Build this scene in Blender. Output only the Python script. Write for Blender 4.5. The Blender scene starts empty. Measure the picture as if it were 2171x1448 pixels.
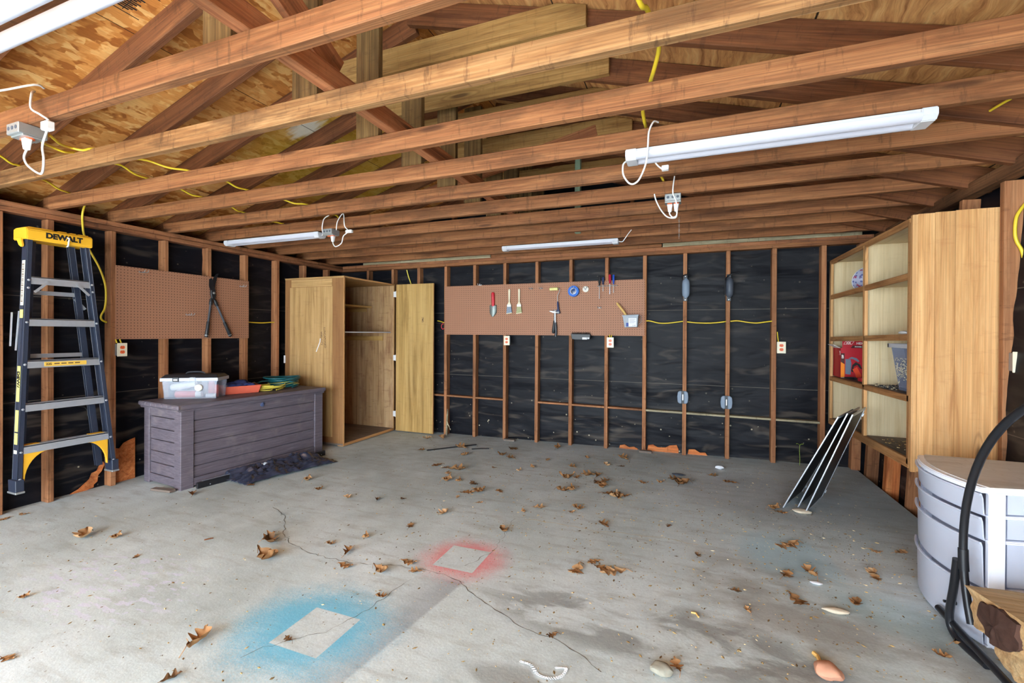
import bpy, bmesh, math, random
from mathutils import Vector as V, Matrix as M, noise as mn

random.seed(7)
SC = bpy.context.scene
COL = SC.collection
PI = math.pi


def fz(x):                     # the slab falls a little to the left
    return 0.0114 * (x - 2.0)


# ------------------------------------------------------------------ objects
WM = {}                        # world matrix of every object made


def tag(o, label=None, cat=None, group=None, kind=None):
    if label:
        o['label'] = label
    if cat:
        o['category'] = cat
    if group:
        o['group'] = group
    if kind:
        o['kind'] = kind
    return o


def thing(name, loc, label, cat, group=None, rz=0.0):
    o = bpy.data.objects.new(name, None)
    o.empty_display_size = 0.05
    COL.objects.link(o)
    m = M.Translation(V(loc)) @ M.Rotation(rz, 4, 'Z')
    o.matrix_world = m
    WM[o.name] = m
    return tag(o, label, cat, group)


def link_mesh(name, me, world, parent=None):
    o = bpy.data.objects.new(name, me)
    COL.objects.link(o)
    if parent is not None:
        o.parent = parent
        loc = WM[parent.name].inverted() @ world
    else:
        loc = world
    o.location, o.rotation_euler, o.scale = loc.to_translation(), loc.to_euler(), loc.to_scale()
    WM[o.name] = world
    return o


def copy_tree(o, world, label=None, group=None):
    def rec(src, par):
        c = src.copy()
        COL.objects.link(c)
        if par is not None:
            c.parent = par
            WM[c.name] = WM[par.name] @ (WM[src.parent.name].inverted() @ WM[src.name])
        for ch in src.children:
            rec(ch, c)
        return c
    c = rec(o, None)
    WM[c.name] = world
    c.location, c.rotation_euler = world.to_translation(), world.to_euler()
    tag(c, label, None, group)
    return c


class MB:
    """collects shapes (world coordinates, optionally through xf) into ONE mesh"""

    def __init__(self, xf=None):
        self.bm = bmesh.new()
        self.xf = xf
        self.mi = 0

    def vert(self, p):
        p = V(p)
        if self.xf is not None:
            p = self.xf @ p
        return self.bm.verts.new(p)

    def face(self, vs):
        try:
            f = self.bm.faces.new(vs)
            f.material_index = self.mi
            return f
        except ValueError:
            return None

    def hexa(self, c):
        v = [self.vert(p) for p in c]
        for q in ((0, 3, 2, 1), (4, 5, 6, 7), (0, 1, 5, 4), (1, 2, 6, 5), (2, 3, 7, 6), (3, 0, 4, 7)):
            self.face([v[i] for i in q])
        return self

    def box(self, x0, x1, y0, y1, z0, z1, m=None):
        c = [V(p) for p in ((x0, y0, z0), (x1, y0, z0), (x1, y1, z0), (x0, y1, z0),
                            (x0, y0, z1), (x1, y0, z1), (x1, y1, z1), (x0, y1, z1))]
        if m is not None:
            c = [m @ p for p in c]
        return self.hexa(c)

    def bar(self, a, b, w, h, up=(0, 0, 1)):
        a, b = V(a), V(b)
        d = (b - a)
        L = d.length
        x = d / L
        y = V(up).cross(x)
        if y.length < 1e-6:
            y = V((0, 1, 0)).cross(x)
        y.normalize()
        z = x.cross(y)
        m = M((x, y, z)).transposed().to_4x4()
        m.translation = a
        return self.box(0, L, -w / 2, w / 2, -h / 2, h / 2, m)

    def tube(self, pts, r, n=8, closed=False):
        pts = [V(p) for p in pts]
        k = len(pts)
        rr = r if isinstance(r, (list, tuple)) else [r] * k
        rings = []
        prev = None
        for i, p in enumerate(pts):
            if closed:
                t = pts[(i + 1) % k] - pts[i - 1]
            else:
                t = pts[min(i + 1, k - 1)] - pts[max(i - 1, 0)]
            t.normalize()
            if prev is None:
                u = t.cross(V((0, 0, 1)))
                if u.length < 1e-3:
                    u = t.cross(V((1, 0, 0)))
            else:
                u = prev - t * prev.dot(t)
            u.normalize()
            prev = u
            w = t.cross(u)
            rings.append([self.vert(p + (u * math.cos(2 * PI * j / n) + w * math.sin(2 * PI * j / n)) * rr[i]) for j in range(n)])
        m = k if closed else k - 1
        for i in range(m):
            a, b = rings[i], rings[(i + 1) % k]
            for j in range(n):
                self.face([a[j], a[(j + 1) % n], b[(j + 1) % n], b[j]])
        if not closed:
            self.face(rings[0][::-1])
            self.face(rings[-1])
        return self

    def lathe(self, prof, m=None, n=20):
        """prof: (radius, height) along local Z of m"""
        m = m or M.Identity(4)
        rings = []
        for r, h in prof:
            rings.append([self.vert(m @ V((r * math.cos(2 * PI * j / n), r * math.sin(2 * PI * j / n), h))) for j in range(n)])
        for a, b in zip(rings, rings[1:]):
            for j in range(n):
                self.face([a[j], a[(j + 1) % n], b[(j + 1) % n], b[j]])
        if prof[0][0] > 1e-5:
            self.face(rings[0][::-1])
        if prof[-1][0] > 1e-5:
            self.face(rings[-1])
        return self

    def prism(self, poly, axis, d0, d1):
        """poly in the two other axes (cyclic order kept x,y,z), extruded d0..d1 along axis"""
        def p3(a, b, d):
            return {'x': (d, a, b), 'y': (a, d, b), 'z': (a, b, d)}[axis]
        A = [self.vert(p3(a, b, d0)) for a, b in poly]
        B = [self.vert(p3(a, b, d1)) for a, b in poly]
        k = len(poly)
        self.face(A[::-1])
        self.face(B)
        for i in range(k):
            self.face([A[i], A[(i + 1) % k], B[(i + 1) % k], B[i]])
        return self

    def grid(self, f, nu, nv):
        g = [[self.vert(f(i / nu, j / nv)) for j in range(nv + 1)] for i in range(nu + 1)]
        for i in range(nu):
            for j in range(nv):
                self.face([g[i][j], g[i + 1][j], g[i + 1][j + 1], g[i][j + 1]])
        return self

    def build(self, name, mat, parent=None, origin=None, bevel=0.0, smooth=None, seg=1):
        bm = self.bm
        bmesh.ops.remove_doubles(bm, verts=bm.verts, dist=1e-6)
        bmesh.ops.recalc_face_normals(bm, faces=bm.faces)
        if bevel > 0:
            es = [e for e in bm.edges if len(e.link_faces) == 2 and e.calc_face_angle(0) > 0.5]
            bmesh.ops.bevel(bm, geom=es, offset=bevel, segments=seg, affect='EDGES', clamp_overlap=True)
        if origin is None:
            if parent is not None:
                origin = WM[parent.name].to_translation()
            else:
                zs = [v.co.z for v in bm.verts]
                c = V((0, 0, 0))
                for v in bm.verts:
                    c += v.co
                c /= max(1, len(bm.verts))
                origin = V((c.x, c.y, min(zs)))
        origin = V(origin)
        bm.transform(M.Translation(-origin))
        me = bpy.data.meshes.new(name)
        bm.to_mesh(me)
        bm.free()
        for mm in (mat if isinstance(mat, (list, tuple)) else [mat]):
            me.materials.append(mm)
        if smooth is not None:
            for p in me.polygons:
                p.use_smooth = True
            me.set_sharp_from_angle(angle=math.radians(smooth))
        return link_mesh(name, me, M.Translation(origin), parent)


def plank(name, a, b, w, h, mat, parent=None, up=(0, 0, 1), bevel=0.0025, wob=0.0):
    """board from a to b; local X runs along the grain; w across, h along up"""
    a, b = V(a), V(b)
    d = b - a
    L = d.length
    x = d / L
    y = V(up).cross(x)
    y.normalize()
    z = x.cross(y)
    m = M((x, y, z)).transposed().to_4x4()
    m.translation = (a + b) / 2
    B = MB()
    if wob:
        n = max(4, int(L / 0.3))
        s = random.random() * 50
        ring = []
        for i in range(n + 1):
            t = -L / 2 + L * i / n
            dy = wob * mn.noise(V((t * 0.7 + s, 1.3, 0)))
            dz = wob * mn.noise(V((t * 0.7 + s, 7.7, 0)))
            ring.append([B.vert((t, dy + sy * w / 2, dz + sz * h / 2)) for sy, sz in ((-1, -1), (1, -1), (1, 1), (-1, 1))])
        for p, q in zip(ring, ring[1:]):
            for j in range(4):
                B.face([p[j], p[(j + 1) % 4], q[(j + 1) % 4], q[j]])
        B.face(ring[0][::-1])
        B.face(ring[-1])
    else:
        B.box(-L / 2, L / 2, -w / 2, w / 2, -h / 2, h / 2)
    bm = B.bm
    bmesh.ops.recalc_face_normals(bm, faces=bm.faces)
    if bevel:
        es = [e for e in bm.edges if e.calc_face_angle(0) > 0.5]
        bmesh.ops.bevel(bm, geom=es, offset=min(bevel, w * .3, h * .3), segments=1, affect='EDGES')
    me = bpy.data.meshes.new(name)
    bm.to_mesh(me)
    bm.free()
    me.materials.append(mat)
    return link_mesh(name, me, m, parent)


def lettering(name, text, mat, size, m, parent, depth=0.0006, bold=0.0, align='CENTER'):
    cu = bpy.data.curves.new(name, 'FONT')
    cu.body = text
    cu.size = size
    cu.align_x = align
    cu.align_y = 'CENTER'
    cu.extrude = depth
    cu.offset = bold
    tmp = bpy.data.objects.new(name + '_tmp', cu)
    COL.objects.link(tmp)
    dg = bpy.context.evaluated_depsgraph_get()
    me = bpy.data.meshes.new_from_object(tmp.evaluated_get(dg))
    bpy.data.objects.remove(tmp)
    bpy.data.curves.remove(cu)
    me.name = name
    me.materials.clear()
    me.materials.append(mat)
    return link_mesh(name, me, m, parent)


def frame_m(o, x, y):
    """matrix with origin o and axes x, y (z = x cross y)"""
    x, y = V(x).normalized(), V(y)
    z = x.cross(y).normalized()
    y = z.cross(x)
    m = M((x, y, z)).transposed().to_4x4()
    m.translation = V(o)
    return m


def smooth_path(pts, k=6):
    pts = [V(p) for p in pts]
    out = []
    for i in range(len(pts) - 1):
        p0, p1, p2, p3 = pts[max(i - 1, 0)], pts[i], pts[i + 1], pts[min(i + 2, len(pts) - 1)]
        for j in range(k):
            t = j / k
            out.append(0.5 * ((2 * p1) + (p2 - p0) * t + (2 * p0 - 5 * p1 + 4 * p2 - p3) * t * t + (3 * p1 - p0 - 3 * p2 + p3) * t ** 3))
    out.append(pts[-1])
    return out


ORD = ['zeroth', 'first', 'second', 'third', 'fourth', 'fifth', 'sixth', 'seventh', 'eighth', 'ninth', 'tenth', 'eleventh',
       'twelfth', 'thirteenth', 'fourteenth', 'fifteenth', 'sixteenth', 'seventeenth', 'eighteenth', 'nineteenth', 'twentieth',
       'twenty-first', 'twenty-second', 'twenty-third', 'twenty-fourth', 'twenty-fifth', 'twenty-sixth', 'twenty-seventh']


# ---------------------------------------------------------------- materials
def srgb(r, g, b):
    def f(c):
        c = c / 255.0
        return c / 12.92 if c <= 0.04045 else ((c + 0.055) / 1.055) ** 2.4
    return (f(r), f(g), f(b), 1.0)


class NT:
    def __init__(self, name):
        self.mat = bpy.data.materials.new(name)
        self.mat.use_nodes = True
        self.t = self.mat.node_tree
        self.b = self.t.nodes['Principled BSDF']
        self.out = self.t.nodes['Material Output']
        self._tc = None

    def n(self, typ, **kw):
        x = self.t.nodes.new(typ)
        for k, v in kw.items():
            setattr(x, k, v)
        return x

    def put(self, sock, v):
        if isinstance(v, bpy.types.NodeSocket):
            self.t.links.new(v, sock)
        else:
            sock.default_value = v

    def obj(self):
        if self._tc is None:
            self._tc = self.n('ShaderNodeTexCoord').outputs['Object']
        return self._tc

    def rnd(self):
        return self.n('ShaderNodeObjectInfo').outputs['Random']

    def math(self, op, a, b=None, c=None, clamp=False):
        x = self.n('ShaderNodeMath', operation=op, use_clamp=clamp)
        self.put(x.inputs[0], a)
        if b is not None:
            self.put(x.inputs[1], b)
        if c is not None:
            self.put(x.inputs[2], c)
        return x.outputs[0]

    def vmath(self, op, a, b):
        x = self.n('ShaderNodeVectorMath', operation=op)
        self.put(x.inputs[0], a)
        self.put(x.inputs[1], b)
        return x.outputs[0]

    def sep(self, v):
        x = self.n('ShaderNodeSeparateXYZ')
        self.put(x.inputs[0], v)
        return x.outputs[0], x.outputs[1], x.outputs[2]

    def comb(self, x, y, z):
        c = self.n('ShaderNodeCombineXYZ')
        for i, v in enumerate((x, y, z)):
            self.put(c.inputs[i], v)
        return c.outputs[0]

    def map(self, v, scale=(1, 1, 1), rot=(0, 0, 0), loc=(0, 0, 0)):
        x = self.n('ShaderNodeMapping')
        self.put(x.inputs['Vector'], v)
        self.put(x.inputs['Scale'], scale)
        self.put(x.inputs['Rotation'], rot)
        self.put(x.inputs['Location'], loc)
        return x.outputs[0]

    def noise(self, v, scale=5.0, detail=4.0, rough=0.55, dist=0.0):
        x = self.n('ShaderNodeTexNoise')
        self.put(x.inputs['Vector'], v)
        x.inputs['Scale'].default_value = scale
        x.inputs['Detail'].default_value = detail
        x.inputs['Roughness'].default_value = rough
        x.inputs['Distortion'].default_value = dist
        return x.outputs[0]

    def voro(self, v, scale=5.0, feature='F1', out='Distance', rand=1.0):
        x = self.n('ShaderNodeTexVoronoi', feature=feature)
        self.put(x.inputs['Vector'], v)
        x.inputs['Scale'].default_value = scale
        x.inputs['Randomness'].default_value = rand
        return x.outputs[out]

    def ramp(self, f, stops, interp='LINEAR'):
        x = self.n('ShaderNodeValToRGB')
        cr = x.color_ramp
        cr.interpolation = interp
        while len(cr.elements) < len(stops):
            cr.elements.new(0.5)
        for e, (p, c) in zip(cr.elements, stops):
            e.position = p
            e.color = c if len(c) == 4 else (*c, 1)
        self.put(x.inputs[0], f)
        return x.outputs[0]

    def step(self, f, a, b):
        """smooth 0..1 between a and b"""
        x = self.n('ShaderNodeMapRange', interpolation_type='SMOOTHSTEP')
        self.put(x.inputs[0], f)
        lo, hi = (a, b) if a < b else (b, a)
        x.inputs[1].default_value = lo
        x.inputs[2].default_value = hi
        x.inputs[3].default_value = 0.0 if a < b else 1.0
        x.inputs[4].default_value = 1.0 if a < b else 0.0
        return x.outputs[0]

    def mix(self, f, a, b, mode='MIX'):
        x = self.n('ShaderNodeMix', data_type='RGBA', blend_type=mode)
        self.put(x.inputs[0], f)
        self.put(x.inputs[6], a)
        self.put(x.inputs[7], b)
        return x.outputs[2]

    def val(self, col, v, s=1.0):
        x = self.n('ShaderNodeHueSaturation')
        self.put(x.inputs['Color'], col)
        self.put(x.inputs['Value'], v)
        self.put(x.inputs['Saturation'], s)
        return x.outputs[0]

    def bump(self, h, strength=0.3, dist=0.01):
        x = self.n('ShaderNodeBump')
        x.inputs['Strength'].default_value = strength
        x.inputs['Distance'].default_value = dist
        self.put(x.inputs['Height'], h)
        self.t.links.new(x.outputs[0], self.b.inputs['Normal'])

    def done(self, col, rough=0.6, metal=0.0, spec=0.5):
        self.put(self.b.inputs['Base Color'], col)
        self.put(self.b.inputs['Roughness'], rough)
        self.put(self.b.inputs['Metallic'], metal)
        self.put(self.b.inputs['Specular IOR Level'], spec)
        return self.mat


def flat(name, rgb, rough=0.5, metal=0.0, var=0.06, spec=0.5, scale=40.0, bump=0.0):
    t = NT(name)
    nz = t.noise(t.obj(), scale, 3)
    col = t.val(srgb(*rgb), t.math('ADD', t.math('MULTIPLY', nz, 2 * var), 1 - var))
    if bump:
        t.bump(nz, bump, 0.004)
    return t.done(col, rough, metal, spec)


def wood(name, light, mid, dark, fine=0.5, stain=0.35, stain_col=(70, 45, 28), knots=True, vary=0.12, rough=0.7, gs=(0.5, 9, 9), spec=0.25, hue=0.0):
    t = NT(name)
    r = t.rnd()
    off = t.comb(t.math('MULTIPLY', r, 37.0), t.math('MULTIPLY', r, 91.0), t.math('MULTIPLY', r, 53.0))
    p = t.vmath('ADD', t.obj(), off)
    g = t.noise(t.map(p, gs), 3.0, 5, 0.6, 0.9)
    col = t.ramp(g, [(0.25, srgb(*dark)), (0.45, srgb(*mid)), (0.68, srgb(*light))])
    lines = t.step(t.noise(t.map(p, (0.35, 60, 60)), 2.2, 4, 0.7), 0.3, 0.7)
    col = t.val(col, t.math('ADD', t.math('MULTIPLY', lines, fine * .9), 1.0 - fine * .45))
    # blotchy stains, and dark streaks across the board
    st = t.noise(t.map(p, (1.3, 5, 5)), 1.6, 5, 0.65)
    col = t.mix(t.math('MULTIPLY', t.step(st, 0.48, 0.66), stain), col, srgb(*stain_col))
    sp = t.noise(t.map(p, (14, 3, 3)), 2.0, 4, 0.7)
    col = t.mix(t.math('MULTIPLY', t.step(sp, 0.56, 0.68), stain * 0.9), col, srgb(*stain_col))
    if knots:
        k = t.voro(t.map(p, (1.5, 9, 9)), 0.8)
        col = t.mix(t.math('MULTIPLY', t.step(k, 0.13, 0.05), 0.75), col, srgb(60, 34, 20))
        ring = t.math('MULTIPLY', t.step(t.math('ABSOLUTE', t.math('SUBTRACT', k, 0.17)), 0.03, 0.0), 0.3)
        col = t.mix(ring, col, srgb(90, 52, 30))
    col = t.val(col, t.math('ADD', t.math('MULTIPLY', r, 2 * vary), 1 - vary))
    t.bump(t.math('ADD', lines, g), 0.25, 0.003)
    return t.done(col, rough, 0, spec)


MAT = {}
MAT['joist'] = wood('joist_wood', (148, 100, 64), (126, 80, 49), (92, 54, 32), 0.6, 0.5)
MAT['joist_pale'] = wood('pale_joist_wood', (168, 126, 84), (142, 100, 62), (104, 68, 40), 0.55, 0.55)
MAT['rafter'] = wood('rafter_wood', (130, 82, 50), (110, 66, 40), (80, 46, 28), 0.5, 0.35, (52, 30, 20))
MAT['stud'] = wood('stud_wood', (172, 120, 82), (152, 100, 66), (116, 72, 46), 0.5, 0.4)
MAT['plate'] = wood('plate_wood', (158, 106, 72), (136, 86, 56), (96, 58, 38), 0.5, 0.5, (60, 38, 28))
MAT['plate_dark'] = wood('weathered_plate_wood', (140, 98, 66), (112, 74, 48), (66, 44, 30), 0.6, 0.6, (44, 30, 24))
MAT['treated'] = wood('treated_post_wood', (128, 102, 64), (106, 80, 48), (70, 50, 30), 0.6, 0.35, (60, 42, 24))
MAT['tie'] = wood('collar_tie_wood', (176, 138, 84), (156, 116, 66), (104, 74, 40), 0.4, 0.22)
MAT['runner'] = wood('runner_wood', (164, 108, 72), (144, 88, 56), (104, 60, 38), 0.5, 0.3)
MAT['ply'] = wood('cabinet_plywood', (196, 158, 108), (178, 140, 90), (142, 104, 62), 0.3, 0.16, (110, 70, 46), False, 0.05, 0.55, (0.35, 7, 7))
MAT['ply_streak'] = wood('streaked_plywood', (200, 166, 126), (182, 146, 104), (126, 86, 58), 0.3, 0.4, (120, 70, 50), False, 0.04, 0.55, (0.3, 6, 6))
MAT['ply_door'] = wood('cabinet_door_plywood', (200, 164, 104), (182, 144, 84), (136, 104, 56), 0.3, 0.14, (110, 78, 46), False, 0.04, 0.5, (0.3, 6, 6))
MAT['hardboard'] = wood('brown_hardboard', (150, 108, 68), (140, 98, 60), (126, 86, 52), 0.15, 0.15, (100, 64, 40), False, 0.02)
MAT['pine'] = wood('shelf_pine', (212, 166, 114), (194, 144, 92), (154, 102, 60), 0.35, 0.16, (150, 90, 54), True, 0.12, 0.5, (0.35, 7, 7))
MAT['pine_dk'] = wood('shelf_edge_pine', (196, 146, 96), (172, 120, 74), (124, 82, 48), 0.4, 0.3, (90, 58, 38), True, 0.08)
MAT['beigeply'] = wood('beige_plywood', (214, 196, 160), (206, 186, 148), (192, 168, 128), 0.12, 0.08, (150, 120, 90), False, 0.02, 0.6)
MAT['greyboard'] = wood('dusty_grey_board', (142, 128, 116), (122, 108, 98), (96, 84, 76), 0.3, 0.3, (80, 66, 58), False, 0.04)
MAT['strip'] = wood('weathered_pale_strip', (176, 166, 140), (152, 140, 112), (110, 98, 76), 0.5, 0.4, (84, 74, 56), False, 0.06)
MAT['bare'] = wood('exposed_orange_board', (216, 138, 82), (198, 112, 60), (150, 76, 38), 0.5, 0.4, (86, 44, 26), False, 0.05)
MAT['log'] = wood('split_log_wood', (222, 204, 164), (206, 178, 132), (156, 120, 80), 0.4, 0.25, (84, 56, 40), False, 0.08, 0.8)
MAT['bark'] = wood('log_bark', (110, 84, 66), (84, 62, 48), (52, 38, 32), 0.8, 0.5, (40, 30, 28), False, 0.1, 0.9)


def m_osb():
    t = NT('osb_sheathing')
    p = t.obj()
    layers = []
    for i, (rot, sc) in enumerate(((0.25, 1.0), (-0.35, 1.15), (0.02, 0.9))):
        q = t.map(p, (19 * sc, 4.6 * sc, 20), (0, 0, rot), (3.1 * i, 7.7 * i, 0))
        q = t.vmath('ADD', q, t.comb(t.noise(p, 9 + i, 2), t.noise(p, 8 - i, 2), 0.0))
        vo = t.n('ShaderNodeTexVoronoi', feature='F1')
        t.put(vo.inputs['Vector'], q)
        vo.inputs['Scale'].default_value = 1.0
        layers.append((t.sep(vo.outputs['Color'])[0], vo.outputs['Distance']))
    a, b, c = layers
    sel = t.step(t.noise(p, 7.0, 3), 0.45, 0.55)
    sel2 = t.step(t.noise(t.map(p, loc=(9, 4, 2)), 9.0, 3), 0.48, 0.56)
    f = t.math('ADD', t.math('MULTIPLY', a[0], t.math('SUBTRACT', 1.0, sel)), t.math('MULTIPLY', b[0], sel))
    f = t.math('ADD', t.math('MULTIPLY', f, t.math('SUBTRACT', 1.0, sel2)), t.math('MULTIPLY', c[0], sel2))
    col = t.ramp(f, [(0.05, srgb(156, 92, 40)), (0.3, srgb(192, 124, 60)), (0.6, srgb(208, 144, 78)), (0.95, srgb(222, 170, 106))])
    lines = t.noise(t.map(p, (90, 12, 60)), 1.5, 3)
    col = t.val(col, t.math('ADD', t.math('MULTIPLY', lines, 0.5), 0.75))
    gap = t.noise(t.map(p, (34, 12, 20)), 1.6, 4, 0.7)
    col = t.mix(t.math('MULTIPLY', t.step(gap, 0.68, 0.76), 0.7), col, srgb(84, 46, 20))
    # yellow-green foam tint patch and a whitish smear deep on the left slope
    x, y, z = t.sep(p)
    d = t.math('SQRT', t.math('ADD', t.math('POWER', t.math('MULTIPLY', t.math('SUBTRACT', x, -0.15), 1.1), 2.0), t.math('POWER', t.math('MULTIPLY', t.math('SUBTRACT', y, -1.6), 0.8), 2.0)))
    d = t.math('ADD', d, t.math('MULTIPLY', t.noise(p, 3.0, 4), 0.5))
    col = t.mix(t.math('MULTIPLY', t.step(d, 1.15, 0.75), 0.6), col, srgb(176, 150, 40))
    d2 = t.math('SQRT', t.math('ADD', t.math('POWER', t.math('MULTIPLY', t.math('SUBTRACT', x, 0.05), 5.0), 2.0), t.math('POWER', t.math('MULTIPLY', t.math('SUBTRACT', y, -2.3), 9.0), 2.0)))
    d2 = t.math('ADD', d2, t.noise(t.map(p, (6, 40, 1)), 1.0, 3))
    col = t.mix(t.math('MULTIPLY', t.step(d2, 1.5, 0.9), 0.8), col, srgb(224, 220, 208))
    seam = t.step(t.math('ABSOLUTE', t.math('SUBTRACT', t.math('FRACT', t.math('DIVIDE', t.math('ADD', x, 0.55), 1.22)), 0.5)), 0.003, 0.001)
    col = t.mix(seam, col, srgb(60, 34, 18))
    t.bump(t.math('ADD', f, t.math('MULTIPLY', lines, 0.4)), 0.35, 0.004)
    return t.done(col, 0.75, 0, 0.2)


MAT['osb'] = m_osb()


def m_roofply():
    t = NT('roof_plywood')
    p = t.obj()
    wrp = t.noise(t.map(p, (1.5, 0.8, 1)), 1.4, 4)
    q = t.vmath('ADD', p, t.comb(t.math('MULTIPLY', wrp, 0.35), 0.0, 0.0))
    g = t.noise(t.map(q, (16, 1.6, 8)), 1.8, 6, 0.65, 0.6)
    col = t.ramp(g, [(0.28, srgb(138, 86, 50)), (0.42, srgb(190, 132, 80)), (0.55, srgb(214, 158, 100)), (0.7, srgb(226, 180, 122))])
    f = t.noise(t.map(q, (60, 4, 30)), 2.0, 4, 0.7)
    col = t.val(col, t.math('ADD', t.math('MULTIPLY', f, 0.6), 0.7))
    dk = t.noise(t.map(q, (12, 3.5, 6)), 1.6, 5, 0.75)
    col = t.mix(t.math('MULTIPLY', t.step(dk, 0.6, 0.72), 0.65), col, srgb(78, 48, 32))
    x, y, z = t.sep(p)
    sx = t.step(t.math('ABSOLUTE', t.math('SUBTRACT', t.math('FRACT', t.math('DIVIDE', t.math('SUBTRACT', x, 1.62), 1.17)), 0.5)), 0.005, 0.002)
    sy = t.step(t.math('ABSOLUTE', t.math('SUBTRACT', t.math('FRACT', t.math('DIVIDE', t.math('ADD', y, 3.9), 2.44)), 0.5)), 0.003, 0.001)
    col = t.mix(t.math('MAXIMUM', sx, sy), col, srgb(40, 24, 14))
    t.bump(t.math('ADD', g, f), 0.3, 0.004)
    return t.done(col, 0.7, 0, 0.2)


MAT['roofply'] = m_roofply()


def m_paper(horizontal):
    """black building paper; horizontal = axis index that runs along the wall"""
    t = NT('black_building_paper')
    p = t.obj()
    sc = (1.0, 1.0, 5.5)
    w = t.noise(t.map(p, sc), 2.2, 3, 0.5, 0.6)
    w2 = t.noise(t.map(p, (1.6, 1.6, 9.0)), 3.0, 3, 0.6, 0.8)
    dust = t.noise(t.map(p, (2, 2, 7)), 1.8, 5, 0.6, 0.5)
    col = t.mix(t.math('MULTIPLY', t.step(dust, 0.45, 0.75), 0.5), srgb(17, 17, 23), srgb(36, 35, 41))
    x, y, z = t.sep(p)
    wave_sheen = t.step(t.noise(t.map(p, (1.3, 1.3, 6.5)), 1.7, 2, 0.5, 1.0), 0.52, 0.78)  # highlights on the paper's waves, painted into its colour
    col = t.mix(t.math('MULTIPLY', wave_sheen, t.math('ADD', t.math('MULTIPLY', t.step(z, 1.3, 0.4), 0.22), 0.2)), col, srgb(116, 104, 92))
    low = t.step(z, 0.75, 0.05)
    sp = t.voro(p, 16.0)
    on = t.step(t.noise(p, 11.0, 2), 0.54, 0.6)
    col = t.mix(t.math('MULTIPLY', t.math('MULTIPLY', t.step(sp, 0.16, 0.1), on), t.math('ADD', t.math('MULTIPLY', low, 0.8), 0.12)), col, srgb(200, 188, 160))
    seam = t.math('MAXIMUM', t.step(t.math('ABSOLUTE', t.math('SUBTRACT', z, 1.53)), 0.004, 0.001), t.step(t.math('ABSOLUTE', t.math('SUBTRACT', z, 0.74)), 0.004, 0.001))
    col = t.mix(t.math('MULTIPLY', seam, 0.55), col, srgb(120, 112, 100))
    t.bump(t.noise(t.map(p, (1, 1, 3.5)), 2.2, 2, 0.45, 0.6), 0.3, 0.05)
    return t.done(col, 0.5, 0, 0.16)


MAT['paper'] = m_paper(0)


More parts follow.
